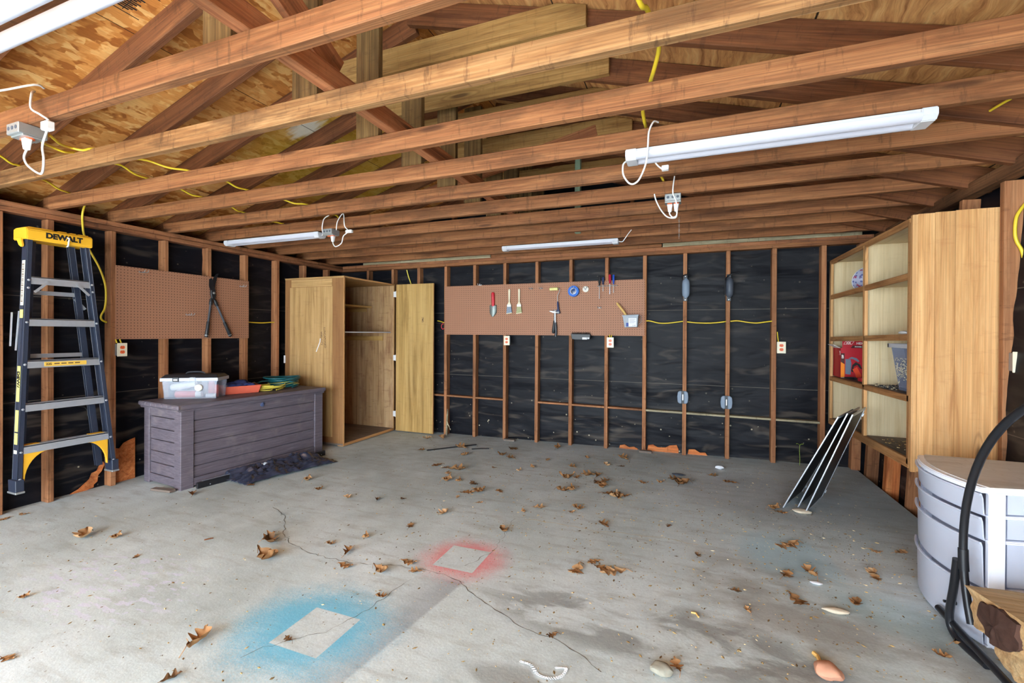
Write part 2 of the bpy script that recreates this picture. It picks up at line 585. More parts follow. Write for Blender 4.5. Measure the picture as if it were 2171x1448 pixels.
def m_concrete():
    t = NT('concrete_slab')
    p = t.obj()
    x, y, z = t.sep(p)
    n1 = t.noise(p, 0.9, 5, 0.6)
    n2 = t.noise(p, 7.0, 5, 0.65)
    n3 = t.noise(p, 90.0, 3, 0.7)
    col = t.ramp(n1, [(0.3, srgb(168, 180, 181)), (0.5, srgb(192, 204, 206)), (0.7, srgb(206, 217, 221))])
    col = t.val(col, t.math('ADD', t.math('ADD', t.math('MULTIPLY', n2, 0.42), t.math('MULTIPLY', n3, 0.40)), 0.59))
    streak = t.noise(t.map(p, (2.0, 9.0, 1), (0, 0, 0.35)), 1.6, 5, 0.65)
    col = t.mix(t.math('MULTIPLY', t.step(streak, 0.48, 0.7), 0.42), col, srgb(150, 152, 146))
    jit = t.math('SUBTRACT', n2, 0.5)
    fine = t.math('SUBTRACT', t.noise(p, 160.0, 2), 0.5)

    def ell(cx, cy, rx, ry, rot=0.0):
        c, s = math.cos(rot), math.sin(rot)
        dx, dy = t.math('SUBTRACT', x, cx), t.math('SUBTRACT', y, cy)
        u = t.math('DIVIDE', t.math('ADD', t.math('MULTIPLY', dx, c), t.math('MULTIPLY', dy, s)), rx)
        v = t.math('DIVIDE', t.math('SUBTRACT', t.math('MULTIPLY', dy, c), t.math('MULTIPLY', dx, s)), ry)
        return t.math('SQRT', t.math('ADD', t.math('MULTIPLY', u, u), t.math('MULTIPLY', v, v)))

    def stencil(cx, cy, hx, hy, ox, oy, rx, ry, colr, amount, base):
        """overspray around a masked square: clean inside, soft outside"""
        ax = t.math('SUBTRACT', t.math('ABSOLUTE', t.math('SUBTRACT', x, cx)), hx)
        ay = t.math('SUBTRACT', t.math('ABSOLUTE', t.math('SUBTRACT', y, cy)), hy)
        d = t.math('MAXIMUM', ax, ay)
        outside = t.step(d, -0.002, 0.003)
        e = t.math('ADD', t.math('ADD', ell(ox, oy, rx, ry), t.math('MULTIPLY', jit, 0.5)), t.math('MULTIPLY', fine, 0.8))
        m = t.math('MULTIPLY', outside, t.math('MULTIPLY', t.step(e, 1.15, 0.35), amount))
        return t.mix(m, base, colr)

    # brown dirt, dark oily stains, and a painted purplish light tint
    dirt = t.noise(t.map(p, (1, 1.6, 1), (0, 0, 0.5)), 1.7, 6, 0.65)
    e = ell(3.45, -2.75, 0.75, 0.85)
    col = t.mix(t.math('MULTIPLY', t.math('MULTIPLY', t.step(e, 1.2, 0.5), t.step(dirt, 0.42, 0.6)), 0.5), col, srgb(124, 110, 94))
    st = t.noise(t.map(p, (1.1, 2.4, 1), (0, 0, -0.25)), 2.3, 5, 0.6, 0.8)
    e = ell(2.75, -3.03, 0.85, 0.24, -0.03)
    col = t.mix(t.math('MULTIPLY', t.math('MULTIPLY', t.step(e, 1.15, 0.6), t.step(st, 0.42, 0.56)), 0.62), col, srgb(112, 112, 108))
    e = ell(2.35, -3.5, 0.32, 0.11, 0.1)
    col = t.mix(t.math('MULTIPLY', t.math('MULTIPLY', t.step(e, 1.15, 0.6), t.step(st, 0.36, 0.5)), 0.55), col, srgb(118, 116, 110))
    e = ell(3.5, -1.05, 0.8, 0.6)
    col = t.mix(t.math('MULTIPLY', t.step(e, 1.2, 0.5), 0.28), col, srgb(132, 124, 132))  # purplish cast of the light near the screens, painted into the slab
    # sheet edge: overspray stops on a line
    xe = t.math('ADD', t.math('MULTIPLY', t.math('ADD', y, 2.97), 0.135), 1.815)
    dl = t.math('SUBTRACT', xe, x)
    win = t.math('MULTIPLY', t.step(y, -2.93, -3.0), t.step(y, -3.95, -3.6))
    m = t.math('MULTIPLY', t.math('MULTIPLY', t.step(dl, -0.008, 0.012), t.step(t.math('ADD', dl, t.math('MULTIPLY', jit, 0.1)), 0.3, 0.0)), win)
    col = t.mix(t.math('MULTIPLY', m, 0.5), col, srgb(122, 124, 134))
    col = stencil(1.400, -3.530, 0.125, 0.128, 1.36, -3.52, 0.40, 0.335, srgb(92, 178, 210), 0.85, col)
    col = stencil(1.694, -2.752, 0.121, 0.122, 1.70, -2.75, 0.27, 0.255, srgb(226, 118, 120), 0.8, col)
    # pale blue patch
    e = t.math('ADD', ell(3.40, -2.06, 0.30, 0.34, 0.3), t.math('MULTIPLY', jit, 0.7))
    edge = t.step(t.math('ADD', x, t.math('MULTIPLY', y, 0.2)), 3.235, 3.2)
    col = t.mix(t.math('MULTIPLY', t.math('MULTIPLY', t.step(e, 1.15, 0.45), edge), 0.62), col, srgb(166, 200, 214))
    e = t.math('ADD', ell(3.72, -2.52, 0.30, 0.2, -0.7), t.math('MULTIPLY', jit, 0.7))
    col = t.mix(t.math('MULTIPLY', t.step(e, 1.15, 0.4), 0.42), col, srgb(160, 192, 198))
    # faint lilac-white paint flecks near-left
    e = ell(0.15, -3.62, 0.55, 0.3)
    fl = t.noise(t.map(p, (5, 14, 1), (0, 0, 0.2)), 2.0, 4)
    col = t.mix(t.math('MULTIPLY', t.math('MULTIPLY', t.step(e, 1.2, 0.6), t.step(fl, 0.54, 0.6)), 0.7), col, srgb(208, 208, 228))
    # pits and specks
    sp = t.voro(p, 30.0)
    on = t.step(t.noise(p, 3.0, 3), 0.5, 0.62)
    col = t.mix(t.math('MULTIPLY', t.math('MULTIPLY', t.step(sp, 0.14, 0.08), on), 0.6), col, srgb(96, 82, 66))
    t.bump(t.math('ADD', n2, t.math('MULTIPLY', n3, 0.5)), 0.25, 0.006)
    return t.done(col, 0.75, 0, 0.3)


MAT['concrete'] = m_concrete()


def m_pegboard(ax, ay):
    """hardboard with holes on a 1 inch grid; ax, ay = the two in-plane axes"""
    t = NT('brown_pegboard')
    p = t.obj()
    c = t.sep(p)
    fx = t.math('SUBTRACT', t.math('FRACT', t.math('DIVIDE', c[ax], 0.0254)), 0.5)
    fy = t.math('SUBTRACT', t.math('FRACT', t.math('DIVIDE', c[ay], 0.0254)), 0.5)
    d = t.math('SQRT', t.math('ADD', t.math('MULTIPLY', fx, fx), t.math('MULTIPLY', fy, fy)))
    nz = t.noise(p, 3.0, 4)
    col = t.val(srgb(164, 116, 90), t.math('ADD', t.math('MULTIPLY', nz, 0.14), 0.93))
    col = t.mix(t.step(d, 0.17, 0.12), col, srgb(58, 34, 26))
    return t.done(col, 0.6, 0, 0.3)


MAT['peg_back'] = m_pegboard(0, 2)
MAT['peg_left'] = m_pegboard(1, 2)


def m_clear(name, rgb, alpha_mix=0.75, rough=0.15):
    t = NT(name)
    tr = t.n('ShaderNodeBsdfTransparent')
    tr.inputs[0].default_value = (0.96, 0.97, 1.0, 1)
    nz = t.noise(t.obj(), 12.0, 3)
    t.done(t.val(srgb(*rgb), t.math('ADD', t.math('MULTIPLY', nz, 0.1), 0.95)), rough)
    mx = t.n('ShaderNodeMixShader')
    mx.inputs[0].default_value = alpha_mix
    t.t.links.new(t.b.outputs[0], mx.inputs[1])
    t.t.links.new(tr.outputs[0], mx.inputs[2])
    t.t.links.new(mx.outputs[0], t.out.inputs[0])
    return t.mat


MAT['clear'] = m_clear('clear_plastic', (196, 202, 214), 0.72)
MAT['frost'] = m_clear('frosted_plastic', (222, 226, 240), 0.34, 0.3)
MAT['binclear'] = m_clear('bluish_clear_plastic', (150, 160, 186), 0.45, 0.25)
MAT['mesh'] = m_clear('black_window_mesh', (22, 24, 34), 0.22, 0.6)

MAT['white_plastic'] = flat('white_plastic', (192, 192, 198), 0.35, 0, 0.02)
MAT['lamp_tube'] = None
MAT['cream'] = flat('cream_plastic', (232, 222, 196), 0.4, 0, 0.02)
MAT['orange'] = flat('orange_plastic', (232, 104, 56), 0.4, 0, 0.03)
MAT['black'] = flat('black_plastic', (30, 31, 35), 0.45, 0, 0.1)
MAT['black_metal'] = flat('black_painted_metal', (34, 34, 38), 0.35, 0.2, 0.1)
MAT['slot'] = flat('dark_slot', (60, 24, 14), 0.6, 0, 0.02)
MAT['steel'] = flat('galvanized_steel', (170, 172, 172), 0.4, 0.6, 0.08)
MAT['aluminium'] = flat('brushed_aluminium', (200, 204, 212), 0.35, 0.65, 0.08)
MAT['yellow'] = flat('ladder_yellow', (236, 176, 44), 0.45, 0, 0.05)
MAT['cable'] = flat('yellow_cable', (226, 196, 50), 0.45, 0, 0.04)
MAT['yellow_cord'] = flat('yellow_cord', (226, 208, 84), 0.5, 0, 0.05)
MAT['wire_white'] = flat('white_cord', (228, 226, 226), 0.45, 0, 0.02)
MAT['navy_rail'] = flat('blue_black_fibreglass', (44, 50, 66), 0.42, 0, 0.2, 0.5, 60)
MAT['sticker'] = flat('pale_sticker', (214, 210, 192), 0.5, 0, 0.03)
MAT['sticker_yellow'] = flat('yellow_sticker', (222, 210, 120), 0.5, 0, 0.04)
MAT['ink'] = flat('black_ink', (24, 22, 22), 0.6, 0, 0.02)
MAT['ink_brown'] = flat('faded_stamp_ink', (92, 64, 44), 0.7, 0, 0.1)
MAT['chest'] = None
MAT['red'] = flat('red_grip', (204, 44, 56), 0.45, 0, 0.05)
MAT['cardred'] = flat('red_cardboard', (176, 22, 38), 0.45, 0, 0.04)
MAT['cardorange'] = flat('orange_print', (240, 132, 20), 0.45, 0, 0.03)
MAT['cardmaroon'] = flat('maroon_print', (74, 26, 24), 0.45, 0, 0.03)
MAT['cardwhite'] = flat('white_print', (232, 224, 220), 0.5, 0, 0.03)
MAT['vermilion'] = flat('vermilion_plastic', (232, 78, 44), 0.4, 0, 0.04)
MAT['toolgrey'] = flat('grey_print', (104, 116, 134), 0.4, 0, 0.1)
MAT['blade'] = flat('dirty_trowel_steel', (138, 146, 142), 0.45, 0.5, 0.22, 0.5, 30)
MAT['brushwood'] = flat('pale_brush_handle', (226, 214, 184), 0.6, 0, 0.06)
MAT['ferrule'] = flat('brush_ferrule', (206, 204, 196), 0.35, 0.5, 0.06)
MAT['bristle_blue'] = flat('blue_stained_bristles', (132, 144, 160), 0.8, 0, 0.25, 0.2, 50)
MAT['bristle_green'] = flat('olive_stained_bristles', (166, 166, 126), 0.8, 0, 0.25, 0.2, 50)
MAT['roller'] = flat('pale_yellow_roller', (232, 222, 150), 0.9, 0, 0.05, 0.1, 90)
MAT['bluetape'] = flat('blue_tape', (30, 98, 190), 0.6, 0, 0.05)
MAT['blue_handle'] = flat('blue_handle', (36, 76, 168), 0.35, 0, 0.05)
MAT['navy'] = flat('navy_plastic', (34, 46, 86), 0.45, 0, 0.1)
MAT['red_handle'] = flat('red_handle', (168, 26, 52), 0.35, 0, 0.05)
MAT['tapewhite'] = flat('clear_tape_roll', (212, 204, 190), 0.4, 0, 0.05)
MAT['handlewood'] = flat('bare_wooden_handle', (212, 170, 98), 0.55, 0, 0.08)
MAT['tubgrey'] = flat('grey_tub', (150, 158, 168), 0.5, 0, 0.1)
MAT['labelwhite'] = flat('white_paper_label', (222, 222, 226), 0.6, 0, 0.03)
MAT['labelblue'] = flat('blue_print', (38, 66, 140), 0.6, 0, 0.04)
MAT['charcoal'] = flat('charcoal_moulded_plastic', (74, 80, 92), 0.5, 0, 0.1)
MAT['darkgrey'] = flat('dark_grey_plastic', (52, 54, 60), 0.4, 0, 0.1)
MAT['padgrey'] = flat('grey_rubber_pad', (124, 138, 156), 0.55, 0, 0.08)
MAT['hose'] = flat('teal_hose', (24, 92, 98), 0.4, 0, 0.12)
MAT['brass'] = flat('metal_hose_fitting', (176, 170, 150), 0.35, 0.7, 0.06)
MAT['bag'] = flat('black_bin_bag', (46, 50, 66), 0.2, 0, 0.1, 0.9)
MAT['trayorange'] = flat('orange_red_tray', (234, 110, 84), 0.55, 0, 0.1, 0.4, 20)
MAT['navycloth'] = flat('navy_cloth', (34, 46, 96), 0.85, 0, 0.15)
MAT['can_white'] = flat('white_can', (226, 224, 218), 0.4, 0, 0.05)
MAT['can_red'] = flat('red_can', (214, 86, 82), 0.4, 0, 0.1)
MAT['can_cap'] = flat('off_white_cap', (232, 228, 212), 0.4, 0, 0.03)
MAT['seed'] = flat('dark_seeds', (46, 48, 56), 0.6, 0, 0.3)
MAT['husk'] = flat('pale_seed_husks', (204, 190, 156), 0.7, 0, 0.15)
MAT['frame_white'] = flat('white_cart_frame', (238, 240, 250), 0.35, 0, 0.015)
MAT['char'] = flat('charred_log_end', (74, 52, 44), 0.9, 0, 0.4, 0.2, 30, 0.5)
MAT['sprout'] = flat('green_sprout', (150, 176, 70), 0.6, 0, 0.08)
MAT['paper_white'] = flat('crumpled_white_paper', (216, 216, 220), 0.7, 0, 0.05)
MAT['brick'] = flat('terracotta_lump', (190, 138, 112), 0.85, 0, 0.15, 0.2, 30)
MAT['stone'] = flat('grey_stone', (150, 146, 132), 0.85, 0, 0.2, 0.2, 40)
MAT['crack'] = flat('dark_crack', (96, 88, 78), 0.9, 0, 0.2, 0.1)
MAT['dirt'] = flat('dark_soil', (74, 58, 50), 0.95, 0, 0.4, 0.1, 14, 0.6)
MAT['bounce_ground'] = flat('bounce_driveway', (196, 192, 184), 0.9, 0, 0.08, 0.1, 3)
MAT['siding'] = flat('painted_siding', (206, 204, 198), 0.7, 0, 0.03)
MAT['lint'] = flat('bundle_of_papery_trash', (196, 182, 160), 0.8, 0, 0.2)


def m_chest():
    t = NT('brown_grey_resin')
    p = t.obj()
    g = t.noise(t.map(p, (3, 1.2, 30)), 4.0, 4, 0.65, 0.5)
    wn = t.noise(p, 6.0, 5, 0.65)
    col = t.ramp(g, [(0.3, srgb(84, 76, 84)), (0.6, srgb(108, 99, 108)), (0.8, srgb(130, 120, 128))])
    col = t.mix(t.math('MULTIPLY', t.step(wn, 0.52, 0.72), 0.35), col, srgb(140, 128, 126))
    t.bump(g, 0.3, 0.003)
    return t.done(col, 0.6, 0, 0.35)


MAT['chest'] = m_chest()


def m_lamp():
    t = NT('lamp_diffuser')
    t.done(srgb(176, 176, 188), 0.35)
    t.b.inputs['Emission Color'].default_value = (0.93, 0.93, 1.0, 1)
    t.b.inputs['Emission Strength'].default_value = 0.03
    return t.mat


MAT['lamp_tube'] = m_lamp()


def m_leaf():
    t = NT('dry_oak_leaf')
    r = t.rnd()
    nz = t.noise(t.obj(), 25.0, 3)
    col = t.ramp(r, [(0.0, srgb(104, 74, 48)), (0.4, srgb(136, 96, 60)), (0.75, srgb(160, 118, 78)), (1.0, srgb(186, 150, 112))])
    col = t.val(col, t.math('ADD', t.math('MULTIPLY', nz, 0.7), 0.62))
    return t.done(col, 0.7, 0, 0.2)


MAT['leaf'] = m_leaf()


def m_litter():
    t = NT('crumbled_leaf_litter')
    c = t.voro(t.obj(), 25.0, out='Color')
    f = t.sep(c)[0]
    col = t.ramp(f, [(0.0, srgb(84, 66, 46)), (0.5, srgb(146, 118, 76)), (0.8, srgb(180, 154, 100)), (1.0, srgb(210, 190, 150))])
    return t.done(col, 0.85, 0, 0.1)


MAT['litter'] = m_litter()


def m_bowl():
    t = NT('patterned_bowl')
    v = t.voro(t.obj(), 38.0)
    f = t.noise(t.obj(), 30.0, 3)
    col = t.mix(t.step(v, 0.35, 0.3), srgb(176, 178, 204), srgb(98, 104, 160))
    col = t.mix(t.step(f, 0.56, 0.6), col, srgb(170, 74, 100))
    return t.done(col, 0.35)


MAT['bowl'] = m_bowl()

# ------------------------------------------------------------------ the setting
RX, RZ, SL = 1.30, 3.26, 0.302            # ridge and slope of the roof
YB, YF = 0.09, -7.2                       # sheathing of the back wall, front of the garage


def deck_z(x):
    return RZ - SL * abs(x - RX)


B = MB()
B.hexa([(-1.80, YF, fz(-1.8) - .14), (4.34, YF, fz(4.34) - .14), (4.34, .12, fz(4.34) - .14), (-1.80, .12, fz(-1.8) - .14),
        (-1.80, YF, fz(-1.8)), (4.34, YF, fz(4.34)), (4.34, .12, fz(4.34)), (-1.80, .12, fz(-1.8))])
floor = tag(B.build('floor', MAT['concrete'], origin=(0, 0, 0)), kind='structure')
B = MB()
B.box(4.30, 5.2, YF, .2, -.30, -.075)
tag(B.build('ground', MAT['dirt'], origin=(0, 0, 0)), kind='structure')
B = MB()
B.box(-14, 16, -26, YF, -.5, -.06)  # unseen driveway, added to bounce daylight up to the ceiling
tag(B.build('ground', MAT['bounce_ground'], origin=(0, 0, 0)), kind='structure')


def ripple(a, b, s):
    return 0.012 * mn.noise(V((a * 1.5 + s, b * 5.0, s))) + 0.006 * mn.noise(V((a * 3.1, b * 9.5 + s, s * 2)))


B = MB()
B.grid(lambda u, v: (-1.752 + ripple(-7.2 + 7.3 * u, -.2 + 2.5 * v, 3.1), -7.2 + 7.3 * u, -.2 + 2.39 * v), 180, 80)
B.box(-1.79, -1.768, YF, .11, -.2, 2.19)
B.box(-2.06, -1.775, YF, .11, 2.175, 2.19)  # unseen soffit and fascia, added to keep light from leaking in
B.box(-2.06, -2.04, YF, .11, 2.18, 2.27)
wall_left = tag(B.build('wall_left', MAT['paper'], origin=(0, 0, 0)), kind='structure')
B = MB()
B.grid(lambda u, v: (-1.76 + 6.35 * u, YB + ripple(6.35 * u, 2.4 * v, 9.4), -.2 + 2.42 * v), 170, 80)
B.prism([(-2.06, -.2), (4.9, -.2), (4.9, deck_z(4.9)), (RX, RZ), (-2.06, deck_z(-2.06))], 'y', YB + .018, YB + .034)  # gable runs past the side walls to close a light leak
wall_back = tag(B.build('wall_back', MAT['paper'], origin=(0, 0, 0)), kind='structure')


def right_x(z):                            # the right wall leans out a little
    return 4.36 + 0.048 * z


B = MB()
B.grid(lambda u, v: (right_x(-.2 + 2.5 * v) + .092 + ripple(-7.2 + 7.3 * u, 2.5 * v, 5.7), -7.2 + 7.3 * u, -.2 + 2.46 * v), 150, 60)
B.hexa([(4.465, YF, -.2), (4.49, YF, -.2), (4.49, .12, -.2), (4.465, .12, -.2), (4.585, YF, 2.28), (4.61, YF, 2.28), (4.61, .12, 2.28), (4.585, .12, 2.28)])
wall_right = tag(B.build('wall_right', MAT['paper'], origin=(0, 0, 0)), kind='structure')
# unseen front wall; wide open doorway set far back to even out the daylight
B = MB()
B.box(-1.79, -1.35, YF - .03, YF, -.1, 2.3)
B.box(4.15, 4.6, YF - .03, YF, -.1, 2.3)
B.prism([(-1.79, 2.12), (4.6, 2.12), (4.6, deck_z(4.6)), (RX, RZ), (-1.79, deck_z(-1.79))], 'y', YF - .03, YF)
tag(B.build('wall_front', MAT['siding'], origin=(0, 0, 0)), kind='structure')
# roof decks
for nm, x1, mat in (('ceiling_left', -2.05, 'osb'), ('ceiling_right', 4.95, 'roofply')):
    B = MB()
    x0 = RX
    B.hexa([(x0, YF - .3, deck_z(x0)), (x1, YF - .3, deck_z(x1)), (x1, .3, deck_z(x1)), (x0, .3, deck_z(x0)),
            (x0, YF - .3, deck_z(x0) + .02), (x1, YF - .3, deck_z(x1) + .02), (x1, .3, deck_z(x1) + .02), (x0, .3, deck_z(x0) + .02)])
    o = tag(B.build(nm, MAT[mat], origin=(0, 0, 0)), kind='structure')
    if nm == 'ceiling_left':
        osb = o

# grade stamp printed on the sheathing
sl = math.atan(SL)


def on_osb(x, y, dz=0.0):
    return V((x, y, deck_z(x) - .0012 - dz))


B = MB()
ax = (V((math.cos(sl), 0, math.sin(sl))))
for k in range(2):                        # two long chalk-box lines
    x = 0.16 + .175 * k
    B.bar(on_osb(x, -3.98), on_osb(x, -3.52), .004, .001, up=(-SL, 0, 1))
for i in range(5):
    y = -3.90 + .075 * i
    B.bar(on_osb(.17, y), on_osb(.33, y), .003, .001, up=(-SL, 0, 1))
for i in range(13):                       # bar code block
    x = .185 + .0115 * i
    B.bar(on_osb(x, -3.655), on_osb(x, -3.58 + .012 * (i % 3)), .006 if i % 2 else .008, .001, up=(-SL, 0, 1))
stamp = B.build('grade_stamp', MAT['ink'], osb)
for i, tx in enumerate(('EXPOSURE 1', 'SHEATHING', '24/16')):
    lettering('stamp_lettering', tx, MAT['ink'], .030, frame_m(on_osb(.25, -3.88 + .07 * i), (math.cos(sl), 0, math.sin(sl)), (0, -1, 0)), stamp)

# ------------------------------------------------------------------ framing of the roof
JY = [-4.33, -3.93, -3.53, -3.11, -2.70, -2.27, -1.86, -1.44, -1.03, -.62, -.21]
NJ = len(JY)
for i, y in enumerate(JY):
    k = NJ - i
    nm = 'the one nearest the back wall' if k == 1 else '%s counted from the back wall' % ORD[k]
    m = 'joist_pale' if i in (2,) else 'joist'
    o = plank('ceiling_joist', (-1.745, y + .02, 2.243), (4.545, y + .02, 2.243), .040, .094, MAT[m], wob=.008)
    tag(o, 'bare wooden ceiling joist spanning the garage, ' + nm, 'joist', 'ceiling joists')
    # rafters meet at the ridge, left one behind the joist, right one before it
    xr = RX
    h = .135
    for side in (-1, 1):
        x1 = -1.95 if side < 0 else 4.85
        yc = y + .060 if side < 0 else y - .020
        a = V((xr + side * .01, yc, deck_z(xr + side * .01) - h * .525 - .004))
        b = V((x1, yc, deck_z(x1) - h * .525 - .004))
        o = plank('roof_rafter', a, b, .039, h, MAT['rafter'], up=(0, 0, 1))
        tag(o, 'dark sloping roof rafter under the %s slope, %s' % ('left strand board' if side < 0 else 'right plywood', nm), 'rafter', 'roof rafters')
    if i >= 1:
        o = plank('ridge_post', (1.275, y + .0595, 2.255), (1.275, y + .0595, 3.06), .146, .036, MAT['treated'], up=(0, 1, 0))
        tag(o, 'upright weathered board hung from the ridge beside ceiling joist, ' + nm, 'post', 'ridge posts')
# collar ties on every second rafter pair or so
for n, (i, zb, x0, x1) in enumerate(((4, 2.825, .76, 2.385), (5, 2.805, .74, 2.43), (6, 2.815, .76, 2.42), (7, 2.79, .72, 2.47), (9, 2.79, .72, 2.44))):
    y = JY[i] - .058
    zt = zb + .148
    B = MB()
    xa = RX + (RZ - .006 - zt) / SL
    xb = RX - (RZ - .006 - zt) / SL
    xc, xd = max(x0, xb - .2), x1
    poly = [(x0, zb), (xd, zb), (xd, deck_z(xd) - .006), (xa, zt), (x0, zt)]
    B.prism(poly, 'y', y - .018, y + .018)
    o = B.build('collar_tie', MAT['tie'], bevel=.002, origin=((x0 + x1) / 2, y, zb))
    tag(o, 'pale collar tie board across the roof peak, %s from the camera' % ORD[n + 1], 'collar tie', 'collar ties')
# runner on top of the joists and the brace down to it
o = plank('roof_runner', (1.455, -7.0, 2.338), (1.455, -1.42, 2.338), .060, .090, MAT['runner'], bevel=.003)
tag(o, 'reddish board running back over the ceiling joists under the ridge', 'board')
o = plank('roof_brace', (1.405, -3.43, 2.43), (1.405, -4.62, 3.03), .036, .125, MAT['runner'], up=(0, 0.4, 1))
tag(o, 'reddish diagonal brace coming down onto the long runner', 'brace')
o = plank('roof_runner', (.45, -1.50, 2.49), (2.2, -1.50, 2.86), .036, .09, MAT['runner'])
tag(o, 'short slanting brace deep in the roof by the pale green post', 'brace')
o = plank('ridge_post', (1.92, -.93, 2.20), (1.92, -.93, 2.98), .05, .05, flat('pale_green_post', (138, 160, 134), 0.6, 0, 0.1), up=(0, 1, 0))
tag(o, 'narrow pale green upright post deep among the roof framing', 'post')
for i, x in enumerate((.1, .75, 1.7, 2.3, 3.0)):
    o = plank('gable_stud', (x, .045, 2.2), (x, .045, deck_z(x) - .02), .038, .089, MAT['rafter'], up=(0, 1, 0))
    tag(o, '%s short gable stud above the back wall from the left' % ORD[i + 1], 'stud', 'gable studs')

# ------------------------------------------------------------------ plates
LP = [('top_plate', (-1.705, -7.1, 2.139), (-1.705, .09, 2.139), 'lower of the two stacked top plates along the left wall'),
      ('top_plate', (-1.705, -7.1, 2.177), (-1.705, .09, 2.177), 'upper of the two stacked top plates along the left wall')]
for nm, a, b, lab in LP:
    tag(plank(nm, a, b, .089, .037, MAT['plate'], wob=.004), lab, 'plate', 'left top plates')
tag(plank('top_plate', (-1.655, .045, 2.139), (4.45, .045, 2.139), .089, .037, MAT['joist'], wob=.004), 'lower of the two stacked top plates on the back wall', 'plate', 'back top plates')
tag(plank('top_plate', (-1.655, .045, 2.177), (4.45, .045, 2.177), .089, .037, MAT['plate'], wob=.004), 'upper of the two stacked top plates on the back wall', 'plate', 'back top plates')
tag(plank('top_plate', (4.49, -7.1, 2.158), (4.49, -.005, 2.158), .089, .075, MAT['plate_dark'], wob=.006, bevel=.008), 'dark rough top plate along the right wall above the shelves', 'plate')
o = plank('nailing_strip', (2.619, .012, 2.217), (4.36, .012, 2.217), .024, .042, MAT['strip'])
tag(o, 'pale weathered strip above the back wall, right length', 'strip', 'weathered strips')
o = plank('nailing_strip', (-1.30, .012, 2.216), (.62, .012, 2.216), .024, .040, MAT['strip'])
tag(o, 'pale weathered strip above the back wall, left length', 'strip', 'weathered strips')
o = plank('nailing_strip', (.63, .012, 2.214), (2.61, .012, 2.214), .024, .036, MAT['joist'])
tag(o, 'brown strip above the back wall, between the two pale lengths', 'strip')

# ------------------------------------------------------------------ studs
LS = [-3.358, -3.084, -2.681, -2.267, -1.861, -1.450, -1.042, -.636, -.232]
for i, y in enumerate(LS):
    o = plank('wall_stud', (-1.7055, y - .019, fz(-1.7) + .001), (-1.7055, y - .019, 2.118), .038, .089, MAT['stud'], up=(1, 0, 0), wob=.003)
    tag(o, 'bare wooden left wall stud, %s counted from the left edge of the picture' % ORD[i + 1], 'stud', 'left wall studs')
S16 = .4064
bx = [i * S16 for i in range(-3, 11)]
for i, x in zip(range(-3, 11), bx):
    o = plank('wall_stud', (x, .0445, fz(x) + .001), (x, .0445, 2.118), .038 if i < 9 else .042, .089, MAT['stud'], up=(0, 1, 0), wob=.003)
    w = ('bare wooden back wall stud behind the plywood cabinet, %s from the corner' % ORD[i + 4]) if i < 0 else \
        ('bare wooden back wall stud, %s to the right of the cabinet door' % ORD[i + 1])
    tag(o, w, 'stud', 'back wall studs')
o = plank('wall_stud', (4.325, .0445, fz(4.3)), (4.375, .0445, 2.118), .070, .089, MAT['stud'], up=(0, 1, 0))
tag(o, 'wooden corner stud where the back wall meets the right wall', 'stud')
for i, (yn, th) in enumerate(((-.14, .06), (-.56, .07), (-.94, .045), (-1.385, .04))):
    b = -.075
    o = plank('wall_stud', (right_x(b) + .045, yn + th / 2, b + .002), (right_x(2.12) + .045, yn + th / 2, 2.118), th, .089, MAT['bare'] if i == 1 else MAT['stud'], up=(1, 0, 0))
    tag(o, 'rough right wall stud behind the shelf unit, %s from the back corner' % ORD[i + 1], 'stud', 'right wall studs')
o = plank('wall_stud', (4.525, -1.735, -.073), (4.525, -1.735, 2.118), .04, .10, MAT['stud'], up=(1, 0, 0))
tag(o, 'reddish right wall stud beside the shelf unit carrying an outlet', 'stud')

# blocking between the studs of the back wall
zl = lambda x: .474 - .0085 * x
n = 0
for i in range(-1, 10):
    if i == 2:
        continue
    n += 1
    x0, x1 = bx[i + 3] + .0195, bx[i + 4] - .0195
    o = plank('wall_blocking', (x0, .045, zl(x0)), (x1, .045, zl(x1)), .085, .020, MAT['strip'] if i > 5 else MAT['stud'])
    tag(o, 'thin wooden blocking between back wall studs, %s from the cabinet door' % ORD[n], 'blocking', 'back wall blocking')

# exposed board where the paper is torn at the foot of the walls
for nm, pts in (('torn_paper_gap', [(2.17, .0), (2.18, .035), (2.23, .045), (2.28, .02), (2.33, .03), (2.37, .01), (2.375, -.01)]),
                ('torn_paper_gap', [(2.47, .0), (2.48, .06), (2.53, .07), (2.58, .045), (2.66, .05), (2.70, .075), (2.77, .085), (2.79, .04), (2.79, -.01)]),
                ('torn_paper_gap', [(2.88, .0), (2.89, .05), (2.95, .055), (3.0, .025), (3.05, .03), (3.08, -.01)])):
    B = MB()
    poly = [(x, z + fz(x)) for x, z in pts] + [(pts[-1][0], fz(2.5) - .02), (pts[0][0], fz(2.5) - .02)]
    B.prism(poly, 'y', .068, .074)
    B.build(nm, MAT['bare'], wall_back)
B = MB()
B.prism([(-2.975, -.07), (-2.95, -.035), (-2.90, -.015), (-2.86, .02), (-2.83, .045), (-2.815, .09), (-2.78, .10), (-2.765, .135), (-2.735, .165),
         (-2.725, .14), (-2.745, .09), (-2.77, .06), (-2.775, .01), (-2.80, -.01), (-2.80, -.03), (-2.86, -.045), (-2.90, -.07)], 'x', -1.735, -1.731)
B.build('torn_paper_gap', MAT['bare'], wall_left)
B = MB()
B.prism([(-2.68, -.07), (-2.68, .22), (-2.66, .26), (-2.62, .25), (-2.59, .29), (-2.54, .31), (-2.50, .32), (-2.50, -.07)], 'x', -1.735, -1.731)
B.build('torn_paper_gap', MAT['bare'], wall_left)
